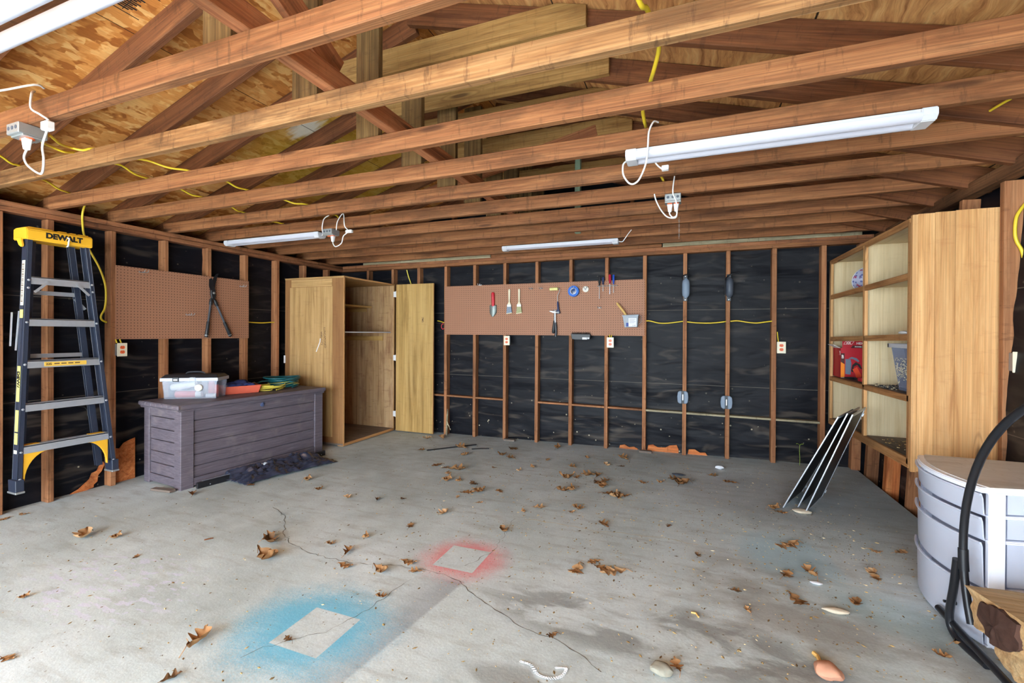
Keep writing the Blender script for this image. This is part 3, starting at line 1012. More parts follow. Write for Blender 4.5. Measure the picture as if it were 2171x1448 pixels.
# long jagged tear line behind the ladder
B = MB()
pts = [(-2.905, .66), (-2.86, .645), (-2.835, .60), (-2.84, .575), (-2.815, .55), (-2.80, .50), (-2.785, .485), (-2.775, .44), (-2.765, .41), (-2.752, .37), (-2.745, .32)]
B.tube([(-1.735, p.x, p.y) for p in smooth_path([V((a, b, 0)) for a, b in pts], 2)], .006, 5)
B.build('tear', MAT['ink'], wall_left)

# ================================================================== LEFT WALL
def outlet(loc, normal, label, w=.073, h=.114, depth=.045, box='cream'):
    """duplex outlet on a box; loc = centre of the face plate, normal = facing"""
    t = thing('outlet_box', loc, label, 'outlet', 'duplex wall outlets')
    nrm = V(normal)
    m = frame_m(loc, V((0, 0, 1)).cross(nrm), (0, 0, 1))
    B = MB(m)
    B.box(-w * .44, w * .44, -h * .44, h * .44, -depth, -.004)
    B.build('metal_box', MAT['steel'], t, bevel=.003)
    B = MB(m)
    B.box(-w / 2, w / 2, -h / 2, h / 2, -.004, .002)
    B.build('cover_plate', MAT['cream'], t, bevel=.002)
    for s in (-1, 1):
        B = MB(m)
        B.prism([(.0165 * math.cos(a) * 1.05, max(-.0135, min(.0135, .0165 * math.sin(a))) + s * .0195) for a in [2 * PI * i / 20 for i in range(20)]], 'z', .001, .0048)
        r = B.build('receptacle', MAT['orange'], t)
        B = MB(m)
        for dx in (-.006, .006):
            B.box(dx - .0013, dx + .0013, s * .0195 - .001, s * .0195 + .008, .0044, .0052)
        B.lathe([(.0028, 0), (.0028, .0006)], M.Translation((0, s * .0195 - .006, .0046)), 8)
        B.build('slot', MAT['slot'], r)
    return t


# --- pegboard
B = MB()
B.box(-1.6585, -1.6545, -2.689, -1.447, 1.202, 1.832)
pegl = tag(B.build('pegboard', MAT['peg_left'], bevel=.001, origin=(-1.6585, -2.6895, 1.2035)), 'square brown pegboard on the left wall above the storage chest', 'pegboard')
outlet((-1.612, -2.662, 1.113), (1, 0, 0), 'cream outlet with orange sockets under the left wall pegboard')


def peg_hook(o, y_dir, label, L=.07, mat='steel', grp=True):
    """two-prong bent wire hook sticking out along y_dir"""
    d = V(y_dir)
    s = V((0, 0, 1)).cross(d)
    o = V(o)
    t = thing('peg_hook', o, label, 'hook', 'empty pegboard hooks' if grp else None)
    for k in (-1, 1):
        B = MB()
        p = o + s * (.014 * k)
        B.tube(smooth_path([p + V((0, 0, .012)), p + d * .006, p + d * L, p + d * (L + .012) + V((0, 0, .016))], 3), .0028, 6)
        B.build('prong', MAT[mat], t)
    B = MB()
    B.bar(o - s * .02 + d * .008, o + s * .02 + d * .008, .005, .006)
    B.build('crossbar', MAT[mat], t)
    return t


peg_hook((-1.653, -2.50, 1.793), (1, 0, 0), 'double wire hook near the upper left corner of the left pegboard')
peg_hook((-1.653, -2.10, 1.432), (1, 0, 0), 'double wire hook in the lower middle of the left pegboard')
peg_hook((-1.653, -1.54, 1.762), (1, 0, 0), 'double wire hook near the upper right corner of the left pegboard', .05)

# --- loppers hung open on the pegboard
L0 = (-1.63, -1.84, 1.203)
lop = thing('loppers', L0, 'black long-handled loppers hanging on the left pegboard', 'loppers')
X0 = -1.637


def lp(y, z, x=X0):
    return V((x, y, z))


B = MB()
B.prism([(-1.876, 1.60), (-1.850, 1.592), (-1.838, 1.64), (-1.842, 1.70), (-1.862, 1.735), (-1.882, 1.72), (-1.888, 1.66)], 'x', X0 - .011, X0 + .011)
B.build('pivot_plate', MAT['black'], lop, bevel=.003)
B = MB()
B.prism([(-1.872, 1.70), (-1.846, 1.705), (-1.838, 1.76), (-1.822, 1.83), (-1.806, 1.868), (-1.83, 1.86), (-1.856, 1.82), (-1.87, 1.76)], 'x', X0 - .004, X0 + .004)
B.build('blade', MAT['black_metal'], lop)
B = MB()
B.prism([(-1.895, 1.69), (-1.868, 1.70), (-1.862, 1.75), (-1.868, 1.79), (-1.884, 1.815), (-1.905, 1.80), (-1.908, 1.74)], 'x', X0 + .004, X0 + .012)
B.build('hook_jaw', MAT['black_metal'], lop)
B = MB()
B.lathe([(.012, 0), (.012, .006), (.006, .009)], M.Translation((X0 + .012, -1.862, 1.665)) @ M.Rotation(PI / 2, 4, 'Y'), 12)
B.build('pivot_bolt', MAT['steel'], lop)
for s, (a, b) in ((-1, ((-1.878, 1.61), (-1.930, 1.215))), (1, ((-1.848, 1.60), (-1.672, 1.222)))):
    va, vb = lp(*a), lp(*b)
    arm = va.lerp(vb, .17)
    B = MB()
    B.tube([va, va.lerp(vb, .1), arm], [.012, .017, .016], 10)
    B.build('collar', MAT['black'], lop)
    B = MB()
    B.tube([arm, va.lerp(vb, .62)], .0105, 10)
    B.build('shaft', MAT['darkgrey'] if s < 0 else flat('grey_steel_tube', (92, 96, 104), .35, .5), lop)
    B = MB()
    B.tube([va.lerp(vb, .60), va.lerp(vb, .64), va.lerp(vb, .8), va.lerp(vb, .95), vb], [.013, .016, .0155, .018, .014], 10)
    B.build('grip', MAT['black'], lop, smooth=40)
    B = MB()
    B.tube([va.lerp(vb, .945), va.lerp(vb, .958)], .0192, 10)
    B.build('ring', MAT['steel'], lop)

# --- step ladder hung on the wall
lad = thing('step_ladder', (-1.53, -3.05, .12), 'folded blue-black step ladder with yellow top hung on the left wall', 'ladder')
FXT, FXB = -1.475, -1.475                       # front edge of the front rails
zt, zb = 1.935, .165
lt, lb, rt, rb = -3.290, -3.345, -2.968, -2.787   # rail centre lines, y


def rail(y_top, y_bot, inward, x0=-1.475, depth=.075, z0=zb, z1=zt, th=.026):
    """C-channel rail: web outside, flanges inward"""
    B = MB()
    a, b = V((0, y_top, z1)), V((0, y_bot, z0))
    for (xa, xb, ya, yb) in ((x0 - depth, x0, 0, .004), (x0 - .004, x0, 0, th), (x0 - depth, x0 - depth + .004, 0, th)):
        ya, yb = sorted((ya * inward, yb * inward))
        B.hexa([(xa, b.y + ya, z0), (xb, b.y + ya, z0), (xb, b.y + yb, z0), (xa, b.y + yb, z0),
                (xa, a.y + ya, z1), (xb, a.y + ya, z1), (xb, a.y + yb, z1), (xa, a.y + yb, z1)])
    return B


for nm, yt, yb_, inw in (('front_rail', lt - .013, lb - .013, 1), ('front_rail', rt + .013, rb + .013, -1)):
    r = rail(yt, yb_, inw).build(nm, MAT['navy_rail'], lad, bevel=.0015)
    B = MB()                                     # rivets up the front flange
    for z in (1.63, 1.575, 1.33, 1.03, .715, .415, .225):
        y = yb_ + (yt - yb_) * (z - zb) / (zt - zb) + inw * .013
        B.lathe([(.0085, 0), (.0075, .003), (.003, .0045)], M.Translation((-1.475, y, z)) @ M.Rotation(PI / 2, 4, 'Y'), 8)
    B.build('rivet', MAT['aluminium'], r)
    # foot
    B = MB()
    s = -inw
    B.prism([(-1.565, zb + .06), (-1.465, zb + .06), (-1.462, zb - .02), (-1.475, zb - .035), (-1.56, zb - .02)], 'y', yb_ - .012, yb_ + .034 if inw > 0 else yb_ + .012) if inw > 0 else \
        B.prism([(-1.565, zb + .06), (-1.465, zb + .06), (-1.462, zb - .02), (-1.475, zb - .035), (-1.56, zb - .02)], 'y', yb_ - .034, yb_ + .012)
    f = B.build('foot', MAT['navy_rail'], lad, bevel=.003)
    B = MB()
    B.box(-1.57, -1.458, yb_ - (.014 if inw > 0 else .036), yb_ + (.036 if inw > 0 else .014), zb - .036, zb - .022)
    B.build('tread_pad', MAT['steel'], f, bevel=.002)
for nm, yt, yb_, inw in (('rear_rail', lt + .03, lb + .02, 1), ('rear_rail', rt - .03, rb - .03, -1)):
    rail(yt, yb_, inw, x0=-1.575, depth=.03, z0=.18, z1=1.93, th=.04).build(nm, MAT['navy_rail'], lad, bevel=.001)
# steps
for i, z in enumerate((1.655, 1.355, 1.055, .748, .452)):
    f = (z - zb) / (zt - zb)
    ya = lb + (lt - lb) * f + .002
    yb_ = rb + (rt - rb) * f - .002
    B = MB()
    hl = .052
    B.box(-1.482, -1.477, ya, yb_, z - hl, z)
    B.box(-1.548, -1.477, ya, yb_, z - .005, z)
    B.box(-1.548, -1.543, ya, yb_, z - .035, z)
    for k in range(6):
        B.box(-1.545 + .011 * k, -1.541 + .011 * k, ya, yb_, z, z + .003)
    st = B.build('step', MAT['aluminium'], lad)
    if i == 2:
        B = MB()
        B.box(-1.4772, -1.4758, ya + .10, yb_ - .09, z - .043, z - .012)
        stk = B.build('warning_sticker', flat('step_sticker', (226, 184, 78), .5), st)
        lettering('lettering', '225', MAT['ink'], .022, frame_m((-1.4756, ya + .125, z - .028), (0, 1, 0), (0, 0, 1)), stk, .0003, .0006)
        B = MB()
        for k in range(4):
            B.box(-1.4757, -1.4754, ya + .155 + .04 * k, ya + .155 + .04 * k + .03, z - .03, z - .022)
        B.build('fine_print', MAT['ink_brown'], stk)
    if i == 4:
        for yy in (ya + .06, yb_ - .07):
            B = MB()
            B.box(-1.549, -1.50, yy - .045, yy + .045, z + .003, z + .006)
            B.build('yellow_clip', MAT['yellow'], st)
# rear horizontal bars
for z in (1.565, 1.10):
    f = (z - zb) / (zt - zb)
    B = MB()
    B.box(-1.60, -1.585, lb + (lt - lb) * f + .06, rb + (rt - rb) * f - .055, z - .03, z)
    B.box(-1.597, -1.578, lb + (lt - lb) * f + .06, rb + (rt - rb) * f - .055, z - .008, z)
    B.build('rear_brace', MAT['aluminium'], lad)
# knee braces under the top step and yellow gussets under the bottom step
for s in (-1, 1):
    ya = -3.27 if s < 0 else -2.955
    yb_ = ya + (.075 if s < 0 else -.075)
    B = MB()
    B.bar((-1.472, yb_, 1.625), (-1.472, ya, 1.545), .004, .016, up=(0, 0, 1))
    B.build('knee_brace', MAT['aluminium'], lad)
    yl = -3.315 if s < 0 else -2.835
    sg = 1 if s < 0 else -1
    out = []
    for k in range(9):
        a = k / 8.0
        out.append((yl + sg * .135 * (1 - math.sin(a * PI / 2)), .40 - .19 * (1 - math.cos(a * PI / 2))))
    out.append((yl - sg * .008, .205))
    out.append((yl - sg * .008, .40))
    if sg < 0:
        out = out[::-1]
    B = MB()
    B.prism(out, 'x', -1.50, -1.482)
    B.build('gusset', MAT['yellow'], lad, bevel=.002)
# spreader arm
B = MB()
B.bar((-1.59, -2.99, 1.52), (-1.585, -2.93, 1.44), .012, .02)
B.bar((-1.555, -3.318, 1.41), (-1.555, -3.335, 1.13), .004, .018, up=(1, 0, 0))
B.bar((-1.595, -3.34, 1.40), (-1.595, -3.348, 1.16), .004, .018, up=(1, 0, 0))
B.build('spreader', MAT['aluminium'], lad)
# top cap
B = MB()
B.prism([(-1.63, 1.915), (-1.63, 1.992), (-1.605, 2.002), (-1.465, 2.002), (-1.448, 1.985), (-1.448, 1.925), (-1.456, 1.912), (-1.47, 1.92), (-1.61, 1.92)], 'y', -3.320, -2.945)
cap = B.build('top_cap', MAT['yellow'], lad, bevel=.005, seg=2)
B = MB()
for k, (a, b) in enumerate(((-3.30, -3.17), (-3.14, -3.09), (-3.07, -3.035), (-3.02, -2.96))):
    B.box(-1.62, -1.475, a, b, 2.0, 2.009)
B.build('tool_ridge', MAT['yellow'], cap, bevel=.002)
B = MB()
B.prism([(-1.60, 1.93), (-1.52, 1.93), (-1.50, 1.875), (-1.515, 1.862), (-1.54, 1.875), (-1.56, 1.905)], 'y', -3.328, -3.312)
B.build('ear', MAT['yellow'], cap, bevel=.003)
lettering('lettering', 'DEWALT', MAT['ink'], .052, frame_m((-1.4470, -3.115, 1.957), (0, 1, 0), (0, 0, 1)), cap, .0006, .0028)
B = MB()
B.tube(smooth_path([(-1.66, -3.098, 1.965), (-1.445, -3.098, 1.965), (-1.435, -3.098, 1.93), (-1.44, -3.098, 1.905), (-1.455, -3.098, 1.90)], 4), .005, 8)
hk = B.build('ladder_hook', MAT['wire_white'])
tag(hk, 'white wall hook over the front of the yellow ladder top', 'hook')
# stickers on the left rail web (faces the doorway)
rl = [c for c in lad.children if c.name.startswith('front_rail')][0]


def rail_y(z):
    return lb + (lt - lb) * (z - zb) / (zt - zb) - .0135


for (z0, z1, mt, nm) in ((1.45, 1.77, 'sticker', 'barcode_sticker'), (1.36, 1.42, 'sticker_yellow', 'sticker'), (.77, 1.02, 'sticker_yellow', 'name_sticker'), (.56, .71, 'sticker_yellow', 'sticker'), (.47, .55, 'sticker_yellow', 'sticker'), (.405, .43, 'sticker', 'sticker')):
    B = MB()
    B.hexa([(-1.535, rail_y(z0) - .0012, z0), (-1.495, rail_y(z0) - .0012, z0), (-1.495, rail_y(z0), z0), (-1.535, rail_y(z0), z0),
            (-1.535, rail_y(z1) - .0012, z1), (-1.495, rail_y(z1) - .0012, z1), (-1.495, rail_y(z1), z1), (-1.535, rail_y(z1), z1)])
    stk = B.build(nm, MAT[mt], lad)
    if nm == 'name_sticker':
        lettering('lettering', 'DEWALT', MAT['ink'], .044, frame_m((-1.516, rail_y(.895) - .0016, .895), (0, 0, -1), (1, 0, 0)), stk, .0004, .002)
    elif nm == 'barcode_sticker':
        B = MB()
        for k in range(22):
            z = 1.475 + .0125 * k
            B.box(-1.53, -1.505, rail_y(z) - .0022, rail_y(z) - .0012, z, z + (.004 if k % 3 else .007))
        B.build('bar_code', MAT['ink_brown'], stk)

# --- yellow cable down the left wall and short length past the pegboard
def cable(name, pts, label, r=.0065, mat='cable', cat='cable', grp='yellow cables', flatk=None):
    B = MB()
    B.tube(smooth_path(pts, 5), r, 8)
    return tag(B.build(name, MAT[mat], smooth=60), label, cat, grp)


cable('electrical_cable', [(-1.60, -2.92, 2.29), (-1.653, -2.915, 2.21), (-1.652, -2.913, 2.10), (-1.66, -2.90, 2.04), (-1.67, -2.865, 1.94), (-1.665, -2.80, 1.80), (-1.655, -2.765, 1.67), (-1.652, -2.758, 1.56), (-1.655, -2.765, 1.46), (-1.664, -2.785, 1.40), (-1.675, -2.775, 1.365), (-1.69, -2.735, 1.345)],
      'thick yellow cable hanging down the left wall beside the ladder', .0075)
cable('electrical_cable', [(-1.70, -1.452, 1.385), (-1.70, -1.38, 1.378), (-1.70, -1.24, 1.376), (-1.70, -1.12, 1.386), (-1.70, -1.075, 1.386)], 'short yellow cable between two left wall studs right of the pegboard', .006)
for k, dy in enumerate((-.018, .012)):
    cable('electrical_cable', [(-1.645, -2.675 + dy, 1.2), (-1.632, -2.672 + dy, 1.17)], 'short %s yellow cable end entering the outlet under the left pegboard' % ('left' if k == 0 else 'right'), .005)

# ================================================================== STORAGE CHEST
ang = math.atan2(.100, .995)
CH = M.Translation((-.982, -2.583, 0)) @ M.Rotation(-ang, 4, 'Z')     # local: y along the front, x out of the front
cx = lambda s, n, z: CH @ V((n, s, z))
chest = thing('storage_chest', cx(.69, -.3, fz(-1.2)), 'long brown-grey resin storage chest against the left wall', 'storage chest')
CL, CD, zc = 1.39, .575, fz(-1.0) - .006
MC = MAT['chest']
B = MB(CH)
B.box(-CD + .03, -.02, .03, CL - .03, zc + .03, .61)
B.build('body', MC, chest)


def groove_panel(B, a0, a1, n_, z0, z1, plane, lo, hi):
    """horizontal boards with small gaps; plane 'f' = front (x), 's' = side (y)"""
    h = (z1 - z0) / n_
    for i in range(n_):
        za, zb2 = z0 + h * i + .003, z0 + h * (i + 1) - .003
        if plane == 'f':
            B.box(lo, hi, a0, a1, za, zb2)
        else:
            B.box(a0, a1, lo, hi, za, zb2)


B = MB(CH)
groove_panel(B, .095, CL - .095, 5, zc + .085, .525, 'f', -.03, -.008)
B.build('front_panel', MC, chest, bevel=.003)
for ya, yb_ in ((.008, .03), (CL - .03, CL - .008)):
    B = MB(CH)
    groove_panel(B, -CD + .09, -.095, 5, zc + .085, .54, 's', ya, yb_)
    B.build('end_panel', MC, chest, bevel=.003)
for x1, z0, z1 in ((0, zc + .02, zc + .085), (-.004, .528, .612)):
    B = MB(CH)
    B.box(-.03, x1, .09, CL - .09, z0, z1)
    B.build('front_rail', MC, chest, bevel=.003)
for ya, yb_ in ((0, .03), (CL - .03, CL)):
    for z0, z1 in ((zc + .02, zc + .085), (.545, .612)):
        B = MB(CH)
        B.box(-CD + .08, -.09, ya + .002, yb_ - .002, z0, z1)
        B.build('end_rail', MC, chest, bevel=.003)
for px in (-.095, -CD):
    for py in (0, CL - .095):
        B = MB(CH)
        w = .095 if px > -.2 else .085
        B.box(px, px + w + (.004 if px > -.2 else 0), py - .003, py + .098, zc, .612)
        B.build('corner_post', MC, chest, bevel=.004)
B = MB(CH)
B.box(-CD - .02, .034, -.04, CL + .02, .632, .668)
B.box(-CD - .01, .024, -.03, CL + .01, .612, .632)
lid = B.build('lid', MC, chest, bevel=.006, seg=2)
B = MB(CH)                                      # moulded dividers along the end of the lid
for k in range(7):
    x = -CD + .03 + .085 * k
    B.box(x, x + .078, -.0425, -.03, .636, .664)
B.build('edge_block', MC, lid, bevel=.003)
B = MB(CH @ M.Translation((.0, .70, .575)) @ M.Rotation(PI / 2, 4, 'Y'))
B.lathe([(.017, -.012), (.017, .006), (.012, .008)], n=16)
B.box(-.022, -.010, -.004, .004, 0, .012)
B.build('lock', flat('blue_grey_lock', (74, 86, 120), .4), chest)
LT = .6705                                      # top of the lid

# --- clear tool box with cans
def chm(s, n, z, rz=0.0):
    return CH @ M.Translation((n, s, z)) @ M.Rotation(rz, 4, 'Z')


TB = chm(.30, -.36, LT, .66)                   # long side turned towards the doorway
w, d, h = .44, .21, .20                       # local x = long side


def box_shell(B, x0, x1, y0, y1, z0, z1, th, taper=0.0):
    """open tub with walls"""
    t0 = taper
    lo = [(x0 + t0, y0 + t0), (x1 - t0, y0 + t0), (x1 - t0, y1 - t0), (x0 + t0, y1 - t0)]
    hi = [(x0, y0), (x1, y0), (x1, y1), (x0, y1)]
    li = [(x0 + t0 + th, y0 + t0 + th), (x1 - t0 - th, y0 + t0 + th), (x1 - t0 - th, y1 - t0 - th), (x0 + t0 + th, y1 - t0 - th)]
    hi2 = [(x0 + th, y0 + th), (x1 - th, y0 + th), (x1 - th, y1 - th), (x0 + th, y1 - th)]
    a = [B.vert((x, y, z0)) for x, y in lo]
    b = [B.vert((x, y, z1)) for x, y in hi]
    c = [B.vert((x, y, z1)) for x, y in hi2]
    e = [B.vert((x, y, z0 + th)) for x, y in li]
    B.face(a[::-1])
    B.face(e)
    for i in range(4):
        j = (i + 1) % 4
        B.face([a[i], a[j], b[j], b[i]])
        B.face([b[i], b[j], c[j], c[i]])
        B.face([c[i], c[j], e[j], e[i]])


tool = thing('tool_box', TB.to_translation(), 'clear plastic tool box with black lid full of cans on the chest', 'tool box')
B = MB(TB)
box_shell(B, -w / 2, w / 2, -d / 2, d / 2, 0, h - .03, .003, .012)
B.build('tub', MAT['clear'], tool)
B = MB(TB)
B.box(-w / 2 - .012, w / 2 + .012, -d / 2 - .012, d / 2 + .012, h - .042, h - .012)
B.build('rim', flat('pale_box_rim', (176, 184, 200), .4), tool, bevel=.003)
B = MB(TB)
B.hexa([(-w / 2 - .010, -d / 2 - .010, h - .012), (w / 2 + .010, -d / 2 - .010, h - .012), (w / 2 + .010, d / 2 + .010, h - .012), (-w / 2 - .010, d / 2 + .010, h - .012),
        (-w / 2 + .012, -d / 2 + .025, h + .016), (w / 2 - .012, -d / 2 + .025, h + .016), (w / 2 - .012, d / 2 - .025, h + .016), (-w / 2 + .012, d / 2 - .025, h + .016)])
tl = B.build('lid', MAT['black'], tool, bevel=.004)
B = MB(TB)
B.tube(smooth_path([(-.08, 0, h + .012), (-.06, 0, h + .03), (0, 0, h + .034), (.06, 0, h + .03), (.08, 0, h + .012)], 3), .007, 8)
B.build('handle', MAT['darkgrey'], tl)
for xx, mt in ((-.105, 'black'), (.03, 'clear')):
    B = MB(TB)
    B.box(xx - .025, xx + .025, -d / 2 - .018, -d / 2 - .010, h - .045, h - .005)
    lt_ = B.build('latch', MAT[mt], tool, bevel=.003)
    B = MB(TB)
    B.box(xx - .015, xx + .015, -d / 2 - .0195, -d / 2 - .017, h - .034, h - .022)
    B.build('latch_slot', MAT['labelwhite'], lt_)


def can(m, r, L, mat, label, cap='can_cap'):
    t = thing('spray_can', m.to_translation(), label, 'can', 'cans inside the clear tool box')
    B = MB(m)
    B.lathe([(r * .92, 0), (r, .004), (r, L * .72), (r * .82, L * .78)], n=16)
    B.build('can_body', MAT[mat], t, smooth=40)
    B = MB(m)
    B.lathe([(r * .88, L * .775), (r * .88, L * .97), (r * .8, L)], n=16)
    B.build('can_cap', MAT[cap], t, smooth=40)


RYp = M.Rotation(PI / 2, 4, 'Y')
can(TB @ M.Translation((-.13, -.058, .037)) @ RYp, .031, .21, 'can_red', 'red can lying at the front bottom of the clear tool box')
can(TB @ M.Translation((-.17, -.050, .098)) @ M.Rotation(-.16, 4, 'Y') @ RYp, .029, .20, 'can_white', 'white can lying across the upper front of the tool box')
can(TB @ M.Translation((.060, -.072, .100)) @ M.Rotation(-1.2, 4, 'Z') @ RYp, .031, .06, 'can_white', 'short white can end-on in the middle of the tool box')
can(TB @ M.Translation((.125, .03, .004)), .034, .15, 'can_red', 'red can standing upright in the middle right of tool box', 'can_red')
can(TB @ M.Translation((.178, -.01, .004)), .017, .145, 'can_red', 'slim red can standing at right end of the tool box', 'navy')
can(TB @ M.Translation((-.17, .045, .037)) @ RYp, .031, .20, 'can_white', 'white can lying at the back left of the tool box')
can(TB @ M.Translation((.115, -.066, .024)) @ M.Rotation(.15, 4, 'Z') @ RYp, .019, .075, 'can_white', 'small white bottle lying at the right front of tool box')

# --- orange tray with odds and ends
TR = chm(.675, -.33, LT, -.30)
tr = thing('parts_tray', TR.to_translation(), 'faded orange-red plastic tray of small parts on the chest', 'tray')
B = MB(TR @ M.Rotation(PI / 2, 4, 'Z'))
box_shell(B, -.175, .175, -.10, .10, 0, .075, .004, .02)
B.build('tub', MAT['trayorange'], tr, bevel=.001)
B = MB(TR @ M.Translation((-.01, .01, .012)))
B.grid(lambda u, v: ((u - .5) * .16, (v - .5) * .22, .045 + .05 * math.exp(-((u - .5) ** 2 + (v - .5) ** 2) * 6) + .03 * mn.noise(V((u * 5, v * 5, 2)))), 14, 14)
o = B.build('folded_cloth', MAT['navycloth'], smooth=60)
md = o.modifiers.new('s', 'SOLIDIFY')
md.thickness = .02
tag(o, 'crumpled navy cloth heaped in the orange-red tray', 'cloth')
for i, (s, n) in enumerate(((-.12, .04), (-.09, -.02), (.12, .05))):
    B = MB(TR @ M.Translation((n, s, .07)) @ M.Rotation(i * 1.3, 4, 'Z') @ M.Rotation(.5, 4, 'X'))
    B.box(-.03, .03, -.018, .018, -.012, .012)
    B.box(-.016, .016, -.026, .026, -.006, .010)
    o = B.build('parts_packet', MAT['clear'] if i != 1 else MAT['steel'], bevel=.003)
    tag(o, ['clear plastic packet at the left end of the orange tray', 'bent metal piece at the left end of the orange tray', 'clear plastic packet at the right end of the orange tray'][i], 'packet')


def coil(name, m, loops, r, rx, ry, zh, mat, label, cat, seed, twist=.5, extra=None):
    rd = random.Random(seed)
    pts = []
    for k in range(loops):
        a0 = rd.uniform(-.3, .3)
        ex, ey = rx * rd.uniform(.78, 1.02), ry * rd.uniform(.7, 1.02)
        ox, oy = rd.uniform(-.03, .03), rd.uniform(-.02, .02)
        z = r + zh * k / loops
        for i in range(18):
            a = 2 * PI * i / 18
            pts.append(m @ V((ox + ex * math.cos(a + a0 * 0), oy + ey * math.sin(a), z + zh / loops * i / 18 + .006 * math.sin(2 * a + k))))
    B = MB()
    B.tube(smooth_path(pts, 2), r, 7)
    t = thing(name, m.to_translation(), label, cat)
    B.build('coiled_line', MAT[mat], t, smooth=60)
    return t, pts


coil('extension_cord', chm(.97, -.30, LT), 6, .0055, .12, .165, .05, 'yellow_cord', 'flattened coil of yellow extension cord on the chest', 'cord', 3)
hm = chm(1.16, -.38, LT + .004) @ M.Rotation(.10, 4, 'Y')
hose, hp = coil('garden_hose', chm(1.205, -.40, LT + .001), 7, .0085, .16, .19, .105, 'hose', 'coiled teal garden hose at the far end of the chest', 'hose', 8)
B = MB()
B.tube([p + V((.004, 0, .0085)) for p in smooth_path(hp[18:60], 2)], .0025, 5)
B.build('yellow_stripe', MAT['yellow_cord'], hose)
fm = chm(.90, -.50, LT + .055) @ M.Rotation(PI / 2 + .2, 4, 'X')
B = MB(fm)
B.lathe([(.010, -.05), (.010, 0), (.015, .002), (.015, .024), (.009, .026), (.009, .04)], n=12)
B.build('fitting', MAT['brass'], hose, smooth=40)
B = MB()
B.tube(smooth_path([fm @ V((0, 0, -.05)), chm(1.0, -.54, LT + .05) @ V((0, 0, 0)), chm(1.08, -.50, LT + .07) @ V((0, 0, 0)), hp[4]], 4), .0085, 7)
B.build('hose_end', MAT['hose'], hose, smooth=60)

# --- black rail, bin bag and wedge on the floor
ra, rb_ = V((-.905, -2.505, fz(-.9) + .026)), V((-.705, -1.305, fz(-.7) + .026))
rail_t = thing('metal_rail', (ra + rb_) / 2 - V((0, 0, .026)), 'long black metal rail lying along the foot of the chest', 'rail')
B = MB()
B.bar(ra, rb_, .026, .05)
B.build('rail_bar', MAT['black_metal'], rail_t, bevel=.003)
B = MB()
off = V((-.016, .0, .024))
B.bar(ra.lerp(rb_, .04) + off, ra.lerp(rb_, .42) + off, .006, .006)
B.build('bright_edge', MAT['aluminium'], rail_t)
B = MB()
dv = (rb_ - ra).normalized()
nv = V((dv.y, -dv.x, 0))
for k in (.08, .24, .42, .62, .88, .96):
    B.lathe([(.005, 0), (.004, .002)], frame_m(ra.lerp(rb_, k) + nv * .0132 - V((0, 0, .008)), dv, (0, 0, 1)) @ M.Rotation(0, 4, 'X'), 8)
B.build('screw', MAT['aluminium'], rail_t)

B = MB()
NU, NV2 = 70, 40
bc = chm(.74, .225, 0)


def bagf(u, v):
    s, n = (u - .5) * .86, (v - .5) * .36
    # footprint narrows towards both ends
    env = max(0.0, 1 - (abs(s) / .45) ** 2.5) * max(0.0, 1 - (abs(n) / .19) ** 3)
    wr = abs(mn.noise(V((s * 9, n * 16, 1.0)))) * .05 + abs(mn.noise(V((s * 22, n * 30, 4.0)))) * .028
    z = env ** .6 * (.036 + 1.25 * wr + .03 * mn.noise(V((s * 5, n * 6, 7))))
    edge = .03 * mn.noise(V((u * 9, v * 4, 9)))
    p = bc @ V((n + edge + .16 * (s + .1), s + .02 * mn.noise(V((u * 4, v * 9, 3))), 0))
    zz = max(.004, z)
    if n < -.02 and abs(s) < .4:
        zz += .055 * min(1, (-.02 - n) / .06) * env ** .3
    return (p.x, p.y, fz(p.x) + zz)


B.grid(bagf, NU, NV2)
o = B.build('bin_bag', MAT['bag'], smooth=35)
md = o.modifiers.new('s', 'SOLIDIFY')
md.thickness = .003
md.offset = 1
tag(o, 'crumpled black plastic bin bag draped over the rail before the chest', 'bag')
B = MB()
B.tube(smooth_path([chm(.50, .115, 0) @ V((0, 0, fz(-.9) + .058)), chm(.52, .16, 0) @ V((0, 0, fz(-.9) + .07)), chm(.51, .18, 0) @ V((0, 0, fz(-.9) + .02)), chm(.55, .22, 0) @ V((0, 0, fz(-.9) + .012))], 4), .005, 6)
tag(B.build('draw_tie', MAT['yellow_cord'], smooth=60), 'pale yellow draw tie poking out of the black bin bag', 'tie')
o = plank('wood_shim', (-1.22, -2.648, fz(-1.2) + .011), (-1.0, -2.632, fz(-1.0) + .013), .05, .018, MAT['greyboard'])
tag(o, 'thin grey wooden shim on the floor at the near end of the chest', 'shim')

# ================================================================== PLYWOOD CABINET
CX0, CX1, CY0, CY1, CZ0, CZ1 = -1.650, -.765, -.968, -.018, fz(-.9) + .004, 1.915
cab = thing('wardrobe', ((CX0 + CX1) / 2, -.5, CZ0), 'tall open plywood cabinet in the back left corner', 'cabinet')
T = .019


def panel(name, x0, x1, y0, y1, z0, z1, mat, parent, grain='z', bevel=.001):
    """board with its local X along the grain"""
    c = ((x0 + x1) / 2, (y0 + y1) / 2, (z0 + z1) / 2)
    dx, dy, dz = x1 - x0, y1 - y0, z1 - z0
    if grain == 'z':
        return plank(name, (c[0], c[1], z0), (c[0], c[1], z1), dx, dy, mat, parent, up=(0, 1, 0), bevel=bevel)
    if grain == 'x':
        return plank(name, (x0, c[1], c[2]), (x1, c[1], c[2]), dy, dz, mat, parent, bevel=bevel)
    return plank(name, (c[0], y0, c[2]), (c[0], y1, c[2]), dx, dz, mat, parent, bevel=bevel)


